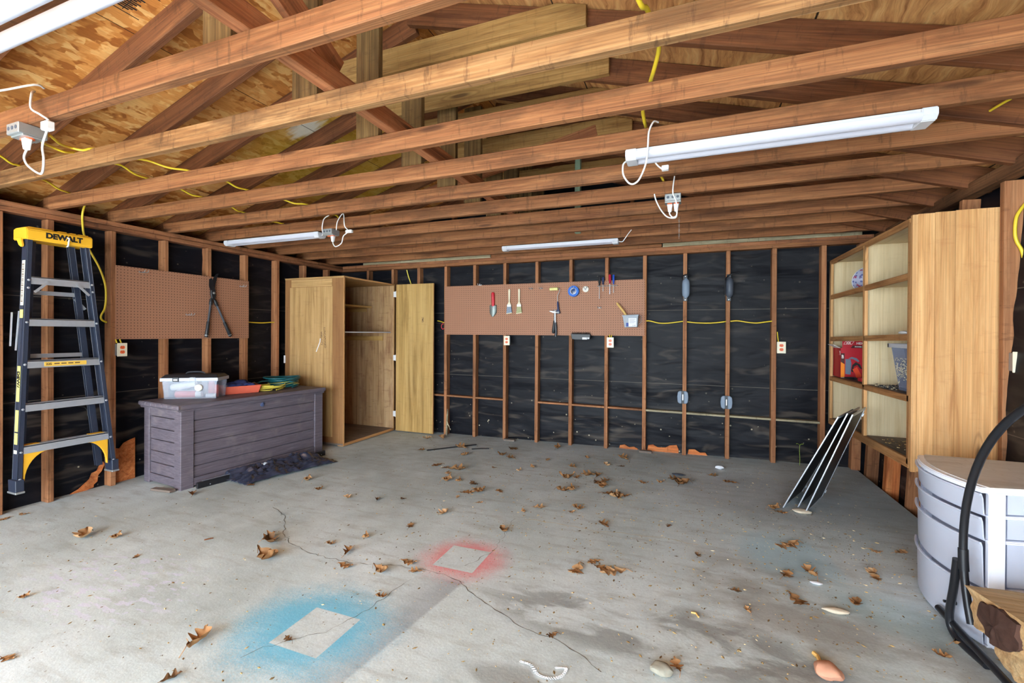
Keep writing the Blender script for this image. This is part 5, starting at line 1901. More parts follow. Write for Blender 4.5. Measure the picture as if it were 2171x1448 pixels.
for a, b in (((.020, .294), (.078, .294)), ((.078, .294), (.096, .320)), ((.096, .320), (.034, .320)), ((.034, .320), (.020, .294))):
    B.bar((bx0 + a[0], by0 - .0026, zr + a[1]), (bx0 + b[0], by0 - .0026, zr + b[1]), .0006, .002, up=(0, 0, 1))
B.build('emblem', MAT['cardwhite'], fl)
# emblem on the left side of the box
B = MB()
for a, b in (((-.09, .20), (-.14, .20)), ((-.14, .20), (-.125, .235)), ((-.125, .235), (-.09, .235))):
    B.bar((bx0 - .0008, by0 + .13 + a[0] + .02, zr + a[1]), (bx0 - .0008, by0 + .13 + b[0] + .02, zr + b[1]), .0006, .002, up=(1, 0, 0))
B.build('emblem', MAT['cardwhite'], t)
B = MB()
on_face(B, [(.034, .035), (.072, .028), (.078, .13), (.070, .165), (.034, .165)])
on_face(B, [(.055, .17), (.08, .185), (.115, .175), (.135, .15), (.128, .14), (.09, .165)])
pic = B.build('tool_picture', MAT['toolgrey'], t)
B = MB()
on_face(B, [(.076, .06), (.085, .115), (.11, .14), (.14, .12), (.155, .08), (.14, .085), (.12, .115), (.095, .10), (.09, .05)], .0014)
B.build('tool_picture_dark', MAT['ink'], pic)
B = MB()
on_face(B, [(.085, .075), (.118, .098), (.150, .025), (.148, .008), (.112, .005), (.105, .04)], .0018)
B.build('tool_picture_orange', MAT['vermilion'], pic)
t = thing('hand_tool', (4.17, -.52, zr), 'black tool with silver tip lying beside the red box', 'tool')
B = MB()
B.tube([(4.125, -.40, zr + .012), (4.145, -.46, zr + .014), (4.165, -.53, zr + .016)], [.005, .010, .011], 8)
B.build('grip', MAT['black'], t)
B = MB()
B.tube([(4.110, -.362, zr + .008), (4.127, -.405, zr + .012)], [.003, .005], 6)
B.build('tip', MAT['aluminium'], t)
o = plank('small_box', (4.19, -.66, zr + .016), (4.19, -.58, zr + .016), .05, .030, MAT['red'])
tag(o, 'small red piece lying on the left shelf right of red box', 'packet')

# clear seed bin
zb_ = SZ(3, -1.47) + .002
bn = thing('seed_bin', (4.24, -1.47, zb_), 'tall translucent bin of birdseed with white rim on the shelf', 'bin')
BM2 = M.Translation((4.25, -1.47, zb_))
B = MB(BM2)
box_shell(B, -.115, .12, -.175, .165, .0, .29, .003, .034)
B.build('tub', MAT['binclear'], bn, bevel=.001)
B = MB(BM2)
for (x0, x1, y0, y1) in ((-.128, -.113, -.185, .185), (.118, .13, -.185, .185), (-.128, .13, -.187, -.173), (-.128, .13, .163, .187)):
    B.box(x0, x1, y0, y1, .278, .305)
B.build('rim', MAT['white_plastic'], bn, bevel=.002)
B = MB(BM2)
B.box(-.080, .085, -.138, .128, .005, .185)
B.build('seed_fill', flat('dark_birdseed_mass', (76, 84, 108), .7, 0, .3, .2, 70), bn)
B = MB(BM2)
rd = random.Random(12)
for k in range(260):
    y = rd.uniform(-.14, .13)
    z = max(.02, min(.21, rd.gauss(.15, .04)))
    s = rd.uniform(.0025, .005)
    x = -.084 - .03 * z / .29 + rd.uniform(-.001, .001)
    B.box(x - .001, x + .001, y - s, y + s, z - s * .5, z + s * .7)
o = B.build('husk_flecks', MAT['husk'], bn)
tag(o, kind='stuff')
B = MB()
rd = random.Random(4)
B2 = MB()
for k in range(420):
    x, y = rd.uniform(SX + .03, SX + .30), rd.triangular(-1.35, -.93, -1.2)
    z = SZ(3, y) + .002 + rd.random() ** 2 * .012
    s = rd.uniform(.003, .006)
    (B if k % 3 else B2).box(x - s, x + s, y - s * .5, y + s * .5, z - .0015, z + .0025, M.Translation((x, y, z)) @ M.Rotation(rd.uniform(0, 3), 4, 'Z') @ M.Translation((-x, -y, -z)))
tag(B.build('spilled_seeds', MAT['seed']), 'dark spilled birdseed on the shelf left of the bin', 'seeds', None, 'stuff')
tag(B2.build('spilled_husks', MAT['husk']), 'pale empty seed husks among the dark spilled birdseed', 'husks', None, 'stuff')
t = thing('white_cable_plug', (4.16, -1.50, SZ(2, -1.5)), 'white cable connector lying on the middle right shelf', 'plug')
B = MB()
zz = SZ(2, -1.5)
B.tube([(4.13, -1.44, zz + .010), (4.13, -1.47, zz + .012), (4.13, -1.53, zz + .011), (4.13, -1.55, zz + .008)], [.006, .011, .011, .005], 8)
B.build('connector', MAT['wire_white'], t, smooth=50)
B = MB()
B.tube([(4.13, -1.55, zz + .008), (4.132, -1.60, zz + .006), (4.135, -1.64, zz + .006)], .004, 6)
B.build('lead', MAT['wire_white'], t)
B = MB()
rd = random.Random(14)
for k in range(60):
    x, y = rd.uniform(SX + .05, SX + .3), rd.uniform(-1.6, -1.0)
    z = SZ(4, y) + .002
    s = rd.uniform(.004, .010)
    B.box(-s, s, -s * .4, s * .4, -.001, .003, M.Translation((x, y, z)) @ M.Rotation(rd.uniform(0, 3), 4, 'Z'))
tag(B.build('shelf_crumbs', MAT['litter']), 'crumbs and dirt on the grey bottom shelf', 'crumbs', None, 'stuff')

# window screens leaning on the shelf front
ex, nx = V((.43, .903, 0)).normalized(), V((.903, -.43, 0)).normalized()
for k, (bx_, by_, W, H, lean) in enumerate(((3.523, -1.272, .47, .775, .325), (3.625, -1.225, .42, .775, .288), (3.646, -1.335, .45, .775, .265))):
    base = V((bx_, by_, fz(bx_) + .003))
    upv = (nx * lean + V((0, 0, math.sqrt(H * H - lean * lean)))).normalized()
    m = M((ex, upv, ex.cross(upv))).transposed().to_4x4()
    m.translation = base
    t = thing('window_screen', base + ex * W / 2, ('aluminium framed insect screen leaning on the shelf unit, leftmost of three', 'aluminium framed insect screen leaning on the shelf unit, middle of three', 'aluminium framed insect screen leaning on shelf unit, nearest the drawer cart')[k], 'screen', 'leaning window screens')
    fw, ft = .020, .008
    for (x0, x1, y0, y1, nm) in ((0, fw, 0, H, 'stile'), (W - fw, W, 0, H, 'stile'), (fw, W - fw, 0, fw, 'rail'), (fw, W - fw, H - fw, H, 'rail')):
        B = MB(m)
        B.box(x0, x1, y0, y1, -ft / 2, ft / 2)
        B.build(nm, MAT['aluminium'], t, bevel=.0012)
    B = MB(m)
    B.box(fw * .8, W - fw * .8, fw * .8, H - fw * .8, -.0008, .0008)
    B.build('mesh', MAT['black'] if True else MAT['mesh'], t)
    B = MB(m)
    for yy in (.06, H - .06):
        B.box(W - .004, W + .004, yy - .012, yy + .012, -.006, .010)
    B.build('clip', MAT['aluminium'], t)

# right outlet + cable
outlet((4.531, -1.800, 1.132), (0, -1, 0), 'cream outlet with orange sockets on the right edge stud', .078, .112)
cable('electrical_cable', [(4.56, -1.762, 1.99), (4.535, -1.77, 1.955), (4.515, -1.772, 1.91), (4.510, -1.772, 1.83), (4.518, -1.772, 1.78), (4.538, -1.770, 1.735), (4.55, -1.768, 1.68)], 'thick yellow cable looping down the stud beside the shelf unit, upper loop', .008)
cable('electrical_cable', [(4.56, -1.766, 1.52), (4.545, -1.768, 1.46), (4.542, -1.77, 1.40), (4.548, -1.772, 1.32), (4.545, -1.775, 1.22)], 'thick yellow cable down the stud entering the right edge outlet', .008)

# ================================================================== DRAWER CART
AX, AY = 3.985, -2.115
BX_, BY = 3.985, -2.650
RXb = 4.40
NB = 18


def front_curve(off=0.0, n=NB):
    """bowed front from the far corner to the near corner"""
    out = []
    for i in range(n + 1):
        t_ = i / n
        y = AY + (BY - AY) * t_
        x = AX - .062 * (1 - (2 * t_ - 1) ** 2) - off
        out.append((x, y))
    return out


cart = thing('drawer_cart', (4.18, -2.38, fz(4.1)), 'white plastic drawer cart with bowed clear drawers by the shelf unit', 'drawer cart')
zc0 = fz(4.0)
back_pts = [(RXb, BY + .09), (RXb, AY)]


def slab(B, off, z0, z1, x_in=0.0):
    B.prism(front_curve(off) + back_pts, 'z', z0, z1)


B = MB()
slab(B, .012, .640, .662)
top = B.build('top', MAT['frame_white'], cart, bevel=.004, seg=2)
B = MB()
slab(B, -.015, .662, .6655)
B.build('dusty_inset', wood('dusty_cart_top', (232, 228, 222), (226, 220, 212), (204, 194, 180), .1, .3, (160, 140, 116), False, 0, .5, (1, 3, 3)), top)
dr_z = [(.549, .638), (.450, .543), (.258, .443), (.030, .252)]
# frame: near side posts and rails, rear side
for (px, py, nm) in ((BX_ + .012, BY + .002, 'post'), (RXb - .05, BY + .075, 'post'), (AX + .01, AY - .022, 'post'), (RXb - .05, AY - .024, 'post')):
    w_ = .052 if (py < -2.5) else .03
    B = MB()
    B.box(px, px + w_, py, py + .022, zc0 + .004, .642)
    B.build(nm, MAT['frame_white'], cart, bevel=.002)
for z in (.636, .540, .440, .248, .018):
    B = MB()
    h = .012
    B.hexa([(BX_ + .01, BY + .003, z), (RXb, BY + .092, z), (RXb, BY + .11, z), (BX_ + .01, BY + .02, z),
            (BX_ + .01, BY + .003, z + h), (RXb, BY + .092, z + h), (RXb, BY + .11, z + h), (BX_ + .01, BY + .02, z + h)])
    slab(B, -.03, z + .002, z + .008)
    B.build('rail', MAT['frame_white'], cart, bevel=.0015)
for k, (z0, z1) in enumerate(dr_z):
    d_ = []
    fc = front_curve(.008 + (.004 if k == 3 else 0))
    fi = front_curve(.008 - .004)
    B = MB()
    # curved front, leaning out to the top
    n = len(fc)
    lip = .016
    rows_ = []
    for zz, o_ in ((z0, -.006), (z0 + .01, 0.0), (z1 - .018, .004), (z1, .009)):
        cc = front_curve(.006 + o_)
        rows_.append([B.vert((x, y, zz)) for x, y in cc])
    rows_i = []
    for zz, o_ in ((z1, .005), (z1 - .018, .0), (z0 + .01, -.004)):
        cc = front_curve(.006 + o_)
        rows_i.append([B.vert((x, y, zz)) for x, y in cc])
    allr = rows_ + rows_i
    for a, b in zip(allr, allr[1:] + allr[:1]):
        for i in range(n - 1):
            B.face([a[i], a[i + 1], b[i + 1], b[i]])
    for i in (0, n - 1):
        B.face([r[i] for r in allr])
    # floor and sides of the drawer
    B.prism(front_curve(-.004) + [(RXb - .03, BY + .11), (RXb - .03, AY - .03)], 'z', z0, z0 + .004)
    for (xa, ya, xb, yb2) in ((AX, AY - .004, RXb - .03, AY - .03), (BX_ + .02, BY + .026, RXb - .03, BY + .115)):
        B.hexa([(xa, ya, z0), (xb, yb2, z0), (xb, yb2 + .003, z0), (xa, ya + .003, z0), (xa, ya, z1 - .012), (xb, yb2, z1 - .012), (xb, yb2 + .003, z1 - .012), (xa, ya + .003, z1 - .012)])
    dd = B.build('drawer', MAT['frost'], cart, smooth=30)
    B = MB()
    cc = front_curve(.016)
    B.tube([(x, y, z1 - .004) for x, y in cc], .005, 6)
    B.build('pull_lip', MAT['frost'], dd)
    B = MB()                                  # window of the near side
    B.hexa([(BX_ + .075, BY + .016, z0 + .012), (RXb - .05, BY + .088, z0 + .012), (RXb - .05, BY + .091, z0 + .012), (BX_ + .075, BY + .019, z0 + .012),
            (BX_ + .075, BY + .016, z1), (RXb - .05, BY + .088, z1), (RXb - .05, BY + .091, z1), (BX_ + .075, BY + .019, z1)])
    B.build('side_window', MAT['frost'], cart)

# ================================================================== LOG RACK AND LOGS
HX = 3.895
rack = thing('log_rack', (HX, -3.38, fz(HX)), 'black tubular hoop log rack in the near right corner', 'log rack')
CYh, CZh, RH = -3.392, .440, .690
for kk, hx in enumerate((HX, HX + .36)):
    B = MB()
    a0 = math.asin(max(-1, (.16 - CZh) / RH))
    pts = []
    for i in range(49):
        a = a0 + (PI - 2 * a0) * i / 48
        pts.append((hx, CYh + RH * math.cos(a), CZh + RH * math.sin(a)))
    B.tube(pts, .0135, 10)
    hp_ = B.build('hoop', MAT['black_metal'], rack, smooth=50)
    B = MB()
    B.tube([(hx, CYh + RH * math.cos(a), CZh + RH * math.sin(a)) for a in (-.14, -.08, -.02)], .0165, 10)
    B.build('collar', MAT['black_metal'], hp_, smooth=50)
    for sg in (1, -1):
        B = MB()
        y_ = CYh + sg * (RH + .062)
        B.tube(smooth_path([(hx, y_ - sg * .02, .365), (hx, y_ + sg * .0, .25), (hx, y_ + sg * .032, .115), (hx + .004, y_ + sg * .022, .055), (hx + .012, y_ - sg * .035, .0345), (hx + .03, y_ - sg * .16, .0345)], 5), .0145, 10)
        B.build('upright', MAT['black_metal'], rack, smooth=50)
for yy in (-3.25, -3.75):
    B = MB()
    B.bar((HX + .008, yy, .079), (HX + .36, yy, .079), .02, .02)
    B.build('crossbar', MAT['black_metal'], rack)
B = MB()
B.tube([(HX + .008, -2.500, .079), (HX + .008, -4.26, .079)], .0135, 10)
B.build('base_rail', MAT['black_metal'], rack, smooth=50)
for yy in (-2.56,):
    B = MB()
    B.lathe([(.006, -.02), (.006, .016), (.009, .016), (.009, .022)], M.Translation((HX + .02, yy, .14)) @ M.Rotation(PI / 2, 4, 'Y'), 8)
    B.build('bolt', MAT['black_metal'], rack)


def split_log(poly, x0, x1, seed, label, burnt=None, skew=0.0):
    """log along x with a lumpy split section poly (y, z)"""
    rd = random.Random(seed)
    t = thing('firewood_log', ((x0 + x1) / 2, sum(p[0] for p in poly) / len(poly), min(p[1] for p in poly)), label, 'log', 'split logs in the rack')
    # resample the outline
    P = []
    k = len(poly)
    for i in range(k):
        a, b = V((*poly[i], 0)), V((*poly[(i + 1) % k], 0))
        for j in range(5):
            P.append(a.lerp(b, j / 5))
    B = MB()
    nx_ = 10
    g = []
    cxy = sum((p for p in P), V((0, 0, 0))) / len(P)
    for i in range(nx_ + 1):
        f = i / nx_
        x = x0 + (x1 - x0) * f
        r_ = []
        for q in P:
            d = mn.noise(V((q.x * 14 + seed, q.y * 14, x * 5))) * .012 + mn.noise(V((q.x * 40, q.y * 40 + seed, x * 8))) * .006
            dir_ = (q - cxy).normalized()
            q2 = q + dir_ * d
            ex_ = (mn.noise(V((q.x * 18, q.y * 18, seed))) * .022) if i == 0 else 0
            r_.append(B.vert((x + ex_ + skew * (q.y - cxy.y), q2.x, q2.y)))
        g.append(r_)
    n = len(P)
    for a, b in zip(g, g[1:]):
        for j in range(n):
            B.face([a[j], a[(j + 1) % n], b[(j + 1) % n], b[j]])
    body = B.build('split_wood', MAT['log'], t, smooth=25)
    # end grain as a slightly domed fan
    for x, r0, sgn, nm in ((x0, g, -1, 'end_grain'), (x1, g, 1, 'end_grain')):
        B = MB()
        ring = []
        i = 0 if sgn < 0 else nx_
        for q in P:
            ex_ = (mn.noise(V((q.x * 18, q.y * 18, seed))) * .022) if i == 0 else 0
            d = mn.noise(V((q.x * 14 + seed, q.y * 14, x * 5))) * .012 + mn.noise(V((q.x * 40, q.y * 40 + seed, x * 8))) * .006
            q2 = q + (q - cxy).normalized() * d
            ring.append((x + ex_ + skew * (q.y - cxy.y), q2.x, q2.y))
        prev = [B.vert(p) for p in ring]
        for s_ in (.66, .33):
            cur = []
            for p in ring:
                yy, zz = cxy.x + (p[1] - cxy.x) * s_, cxy.y + (p[2] - cxy.y) * s_
                cur.append(B.vert((x + skew * (zz - cxy.y) + sgn * .004 + .010 * mn.noise(V((yy * 30, zz * 30, seed))), yy, zz)))
            for j in range(n):
                B.face([prev[j], prev[(j + 1) % n], cur[(j + 1) % n], cur[j]])
            prev = cur
        c0 = B.vert((x + sgn * .004, cxy.x, cxy.y))
        for j in range(n):
            B.face([prev[j], prev[(j + 1) % n], c0])
        B.build(nm, LOGEND if sgn < 0 else MAT['log'], t, smooth=40)
    if burnt:
        B = MB()
        bp = []
        k = len(burnt)
        ctr = V((sum(p[0] for p in burnt) / k, sum(p[1] for p in burnt) / k, 0))
        for i in range(40):
            a = 2 * PI * i / 40
            # radial distance of the polygon edge in direction a
            best = 1e9
            for j in range(k):
                p, q = V((*burnt[j], 0)) - ctr, V((*burnt[(j + 1) % k], 0)) - ctr
                e = q - p
                dn = V((math.cos(a), math.sin(a), 0))
                den = dn.x * e.y - dn.y * e.x
                if abs(den) < 1e-9:
                    continue
                t_ = (p.x * e.y - p.y * e.x) / den
                u_ = (p.x * dn.y - p.y * dn.x) / den
                if t_ > 0 and -1e-6 <= u_ <= 1 + 1e-6:
                    best = min(best, t_)
            best *= 1 + .10 * mn.noise(V((math.cos(a) * 4, math.sin(a) * 4, seed)))
            bp.append(ctr + V((math.cos(a), math.sin(a), 0)) * best)
        prev = None
        xs = x0 - .016
        for s_ in (1, .7, .4, .1):
            cur = [B.vert((xs + skew * (ctr.y + (p.y - ctr.y) * s_ - cxy.y) - .006 * (1 - s_) + .010 * mn.noise(V((p.x * 60 * s_, p.y * 60, 3))), ctr.x + (p.x - ctr.x) * s_, ctr.y + (p.y - ctr.y) * s_)) for p in bp]
            if prev:
                for j in range(40):
                    B.face([prev[j], prev[(j + 1) % 40], cur[(j + 1) % 40], cur[j]])
            else:
                rim = [B.vert((v_.co.x + .02, v_.co.y, v_.co.z)) for v_ in cur]
                for j in range(40):
                    B.face([rim[j], rim[(j + 1) % 40], cur[(j + 1) % 40], cur[j]])
            prev = cur
        B.face(prev)
        B.build('charred_patch', MAT['char'], t, smooth=60)
    return t


LOGEND = wood('log_end_grain', (214, 182, 136), (196, 156, 108), (152, 112, 74), .35, .3, (96, 60, 40), False, .1, .85, (6, 6, 6))
split_log([(-2.841, 0.347), (-2.883, 0.354), (-3.455, 0.431), (-3.642, 0.389), (-3.595, 0.3), (-3.145, 0.263), (-2.986, 0.235), (-2.883, 0.225), (-2.864, 0.267), (-2.869, 0.305)], 3.842, 4.36, 1,
          'pale split log with burnt dark end on top of the log pile', [(-2.939, 0.3), (-2.967, 0.347), (-3.061, 0.375), (-3.145, 0.375), (-3.155, 0.305), (-3.108, 0.263), (-3.033, 0.239), (-2.996, 0.249)], .0)
split_log([(-2.835, .215), (-2.93, .222), (-3.0, .205), (-3.03, .15), (-3.02, .100), (-2.90, .098), (-2.85, .13)], 3.925, 4.36, 2, 'small pale split log wedged low at the far end of the pile')
split_log([(-3.05, .225), (-3.25, .262), (-3.50, .262), (-3.55, .18), (-3.42, .105), (-3.14, .100), (-3.06, .12), (-3.045, .17)], 3.925, 4.36, 5, 'large rough split log below the burnt-ended one, near the bottom')

# ================================================================== THINGS ON THE FLOOR
def oak_outline(rd, L):
    """half-widths of a lobed oak leaf along its length"""
    n = 30
    lobes = rd.choice((3, 4))
    left, right = [], []
    for i in range(n + 1):
        t_ = i / n
        env = math.sin(PI * min(1, t_ * 1.02)) ** .6 * (.55 + .45 * math.sin(PI * t_ ** 1.3))
        for side, lst in ((1, left), (-1, right)):
            ph = .35 * side
            lob = .5 + .5 * math.cos(2 * PI * (lobes * t_ ** 1.1 + .1) + ph)
            w = L * .36 * env * (.26 + .74 * lob)
            lst.append((t_, w))
    return left, right


def leaf_mesh(name, seed, L, curl, fold):
    rd = random.Random(seed)
    left, right = oak_outline(rd, L)
    B = MB()
    cols = []
    for (t_, wl), (_, wr) in zip(left, right):
        row = []
        for f in (-1, -.55, 0, .55, 1):
            w = wl if f > 0 else wr
            y = f * w
            x = (t_ - .5) * L + abs(f) * w * .25
            z = .004 + curl * ((t_ - .5) * 2) ** 2 * L * .5 + fold * abs(y) + .012 * mn.noise(V((t_ * 4, f * 2, seed))) + curl * .5 * abs(f) ** 2 * abs(mn.noise(V((t_ * 3, f, seed + 5)))) * L
            row.append(B.vert((x, y, max(.0015, z))))
        cols.append(row)
    for a, b in zip(cols, cols[1:]):
        for j in range(4):
            B.face([a[j], a[j + 1], b[j + 1], b[j]])
    z0 = cols[0][2].co.z
    B.tube([(-.5 * L, 0, z0), (-.56 * L, .004, z0 * .6 + .002), (-.68 * L, .012, .0025)], .0014, 5)
    bm = B.bm
    bmesh.ops.recalc_face_normals(bm, faces=bm.faces)
    me = bpy.data.meshes.new(name)
    bm.to_mesh(me)
    bm.free()
    me.materials.append(MAT['leaf'])
    for p in me.polygons:
        p.use_smooth = True
    return me


LEAF = [leaf_mesh('oak_leaf', 11 + i, .115, c, f) for i, (c, f) in enumerate(((.10, .12), (.45, .5), (.28, -.05), (.75, .35), (.16, .9)))]
# (x, y, size, mesh, heading) from back to front of the slab
LV = [(-0.081,-0.297,0.99,1,3.72),(0.085,-0.209,1.21,1,2.32),(0.514,-0.541,1.41,4,2.98),(0.158,-0.782,0.69,4,0.41),(1.074,-0.378,1.29,0,5.71),(1.529,-0.188,1.0,3,1.63),(0.7,-0.808,0.94,1,1.2),(1.067,-0.672,0.85,3,3.4),(1.19,-0.742,0.92,4,2.99),(1.572,-0.692,0.63,1,1.46),(1.926,-0.469,0.64,1,5.45),(2.27,-0.36,1.28,4,2.45),(0.612,-1.223,1.05,0,4.22),(0.729,-1.263,0.68,0,1.0),(0.87,-1.29,1.43,4,0.27),(0.835,-1.395,0.82,0,5.17),(1.167,-1.099,0.51,2,2.97),(1.422,-1.115,0.58,3,4.48),(1.508,-0.972,0.6,3,2.48),(1.856,-0.826,0.86,4,2.79),(2.159,-0.664,0.86,1,5.52),(2.288,-0.633,0.6,0,0.23),(0.936,-1.599,1.01,3,1.36),(1.038,-1.574,0.7,3,4.89),(1.196,-1.593,0.91,2,2.64),(1.894,-1.172,1.26,3,3.6),(2.056,-1.027,1.21,4,3.67),(2.137,-1.011,0.96,4,1.46),(1.966,-1.118,0.79,2,4.28),(2.17,-1.19,1.22,0,5.38),(2.226,-1.143,1.0,4,4.22),(2.228,-1.294,0.96,1,4.39),(2.53,-1.055,0.84,2,6.06),(2.774,-0.884,1.01,4,3.57),(2.844,-0.989,1.28,1,3.98),(2.806,-0.977,1.06,4,1.68),(1.234,-1.798,1.08,0,0.4),(1.318,-1.755,0.94,3,0.56),(1.465,-1.676,0.73,0,2.58),(1.946,-1.496,1.01,1,0.13),(1.998,-1.453,0.95,3,4.83),(2.318,-1.425,1.28,0,0.28),(2.385,-1.487,1.11,4,4.78),(2.352,-1.479,0.98,3,4.51),(2.424,-1.429,0.77,2,3.46),(0.835,-2.092,0.49,2,3.17),(1.208,-1.908,0.49,0,1.94),(1.418,-1.956,0.54,0,0.68),(1.874,-1.902,0.78,4,0.2),(2.144,-1.819,0.84,1,6.1),(2.112,-1.887,0.58,2,3.83),(1.272,-2.249,0.89,1,4.33),(1.174,-2.502,0.71,2,1.97),(1.78,-2.349,0.81,1,5.63),(1.792,-2.008,0.45,3,2.37),(2.364,-2.036,0.89,4,2.43),(2.765,-1.9,0.45,4,4.28),(2.395,-2.532,0.75,0,3.89),(0.437,-2.951,0.96,4,1.7),(0.507,-2.993,1.1,1,5.88),(0.66,-3.158,1.37,3,6.14),(1.037,-2.926,0.89,4,1.9),(1.138,-3.059,0.84,2,0.07),(1.357,-3.043,0.86,3,6.2),(1.441,-2.905,0.85,2,0.13),(1.529,-2.978,0.62,4,3.7),(1.507,-3.23,0.52,1,0.38),(1.338,-3.617,0.45,2,2.93),(2.35,-3.201,0.49,2,3.82),(2.328,-2.663,1.15,2,4.63),(2.512,-2.604,1.33,0,3.7),(2.446,-2.582,0.82,0,6.05),(3.453,-1.922,1.18,2,3.94),(3.405,-1.959,0.96,2,3.72),(3.358,-2.316,0.84,2,1.11),(3.478,-2.256,0.94,1,1.96),(3.365,-2.561,1.05,2,5.3),(2.843,-3.204,0.68,2,1.89),(3.455,-1.325,0.84,3,0.66),(3.491,-1.376,0.76,0,6.1),(3.135,-2.726,0.45,1,1.95),(3.776,-2.142,0.71,1,4.11),(3.781,-2.189,0.69,2,1.5),(3.608,-2.492,0.71,1,4.26),(4.018,-1.8,0.77,0,0.64),(3.889,-1.837,0.62,2,5.96),(3.801,-2.778,0.52,1,2.75),(3.907,-2.666,0.62,1,0.5),(-0.657,-3.366,1.3,1,5.56),(-0.111,-3.852,0.45,3,1.7),(0.393,-4.096,0.6,0,0.21),(1.001,-3.765,1.15,1,1.98),(1.109,-3.932,0.6,4,1.15),(-0.061,-3.409,0.45,2,2.14),(-1.535,-3.396,0.62,0,5.06),(-1.522,-3.303,0.58,2,3.7),(-0.461,-3.299,0.68,3,1.83),(-0.565,-2.279,0.84,2,2.92),(-0.215,-2.016,0.86,3,1.82),(-0.8,-2.608,0.86,4,2.57),(0.066,-2.166,0.59,3,0.98),(3.213,-0.786,0.99,0,3.0),(3.091,-0.655,0.72,4,6.2),(2.664,-1.005,0.61,3,3.51),(0.871,-2.888,0.54,1,0.2),(1.006,-2.736,0.62,3,5.25),(0.409,-2.231,0.77,4,6.05),(0.659,-2.179,0.55,4,2.14),(2.935,-2.258,0.45,1,5.41),(3.099,-2.571,0.48,4,6.1)]
rows_f = {}
for q in LV:
    rows_f.setdefault(0 if q[1] > -.75 else 1 if q[1] > -1.35 else 2 if q[1] > -2.0 else 3 if q[1] > -2.75 else 4 if q[1] > -3.3 else 5, []).append(q)
strips = ['strip of floor nearest the back wall', 'second strip of floor from the back wall', 'floor strip behind the pink square', 'floor strip level with the pink square',
          'floor strip between pink and blue squares', 'floor strip nearest the camera']
sz_word = lambda s: 'large' if s > 1.12 else 'small' if s < .72 else 'medium'
for r in sorted(rows_f):
    for k, (x, y, s, mi, hd) in enumerate(sorted(rows_f[r])):
        o = bpy.data.objects.new('oak_leaf', LEAF[mi])
        COL.objects.link(o)
        o.location = (x, y, fz(x) + .0006)
        o.rotation_euler = (0, -0.0114, hd)
        o.scale = (s, s, s)
        tag(o, '%s brown oak leaf, %s from left, %s' % (sz_word(s), ORD[k + 1], strips[r]), 'leaf', 'fallen oak leaves')

# crumbs of leaf, seed and dirt: too many to count
rd = random.Random(21)
B = MB()


def crumb(B, x, y, s, flatk=.35):
    m = M.Translation((x, y, fz(x) + s * flatk * .5)) @ M.Rotation(rd.uniform(0, 6), 4, 'Z') @ M.Rotation(rd.uniform(-.4, .4), 4, 'X')
    s *= .62
    a, b, c = s * rd.uniform(.7, 1.7), s * rd.uniform(.35, .9), s * flatk * .6
    v = [B.vert(m @ V(p)) for p in ((-a, 0, -c), (0, -b, -c), (a, 0, -c * .2), (0, b, -c), (rd.uniform(-.3, .3) * a, 0, c))]
    for q in ((0, 1, 4), (1, 2, 4), (2, 3, 4), (3, 0, 4), (0, 3, 2, 1)):
        B.face([v[i] for i in q])


for k in range(4200):
    # thicker towards the middle and the right
    while True:
        x, y = rd.uniform(-1.5, 4.2), rd.uniform(-4.0, -.05)
        dens = .16 + .75 * math.exp(-((x - 2.3) ** 2 / 1.6 + (y + 1.6) ** 2 / 1.6)) + .75 * math.exp(-((x - 3.3) ** 2 / .7 + (y + 2.5) ** 2 / .8))
        if x < -.8 and y > -2.7:
            continue
        if x < -.05 and y > -1.1 and x < -.6:
            continue
        if rd.random() < dens:
            break
    crumb(B, x, y, rd.choice((.004, .005, .006, .007, .009, .013)))
tag(B.build('floor_litter', MAT['litter'], origin=(0, 0, 0)), 'scattered crumbs of leaf and twig over the concrete floor', 'litter', None, 'stuff')
B = MB()
for k in range(420):
    x, y = rd.gauss(3.72, .24), rd.gauss(-1.62, .26)
    if x > 4.2 or (x < 3.55 and y > -1.2):
        continue
    crumb(B, x, y, rd.choice((.003, .004, .005)), .7)
tag(B.build('floor_seeds', MAT['seed'], origin=(0, 0, 0)), 'dark seeds spilled on the floor below the shelf unit', 'seeds', None, 'stuff')
B = MB()
for k in range(130):
    x, y = rd.gauss(3.72, .32), rd.gauss(-1.75, .38)
    if x > 4.2:
        continue
    crumb(B, x, y, rd.choice((.005, .006, .009, .014)), .3)
for k in range(140):
    x, y = rd.uniform(1, 4.1), rd.uniform(-3.4, -.3)
    crumb(B, x, y, rd.choice((.004, .005, .007)), .3)
tag(B.build('floor_husks', MAT['husk'], origin=(0, 0, 0)), 'pale husks and chips scattered on the right half of the floor', 'husks', None, 'stuff')
# pale dried debris on the dirt strip at the foot of the right wall
B = MB()
for k in range(160):
    x, y = rd.uniform(4.335, 4.42), rd.uniform(-1.3, -.03)
    s = rd.choice((.006, .009, .014))
    crumb(B, x, y, s, .5)
for v in B.bm.verts:
    v.co.z -= .095
tag(B.build('wall_debris', MAT['husk'], origin=(0, 0, 0)), 'pale crumbled debris along the foot of the right wall', 'debris', None, 'stuff')


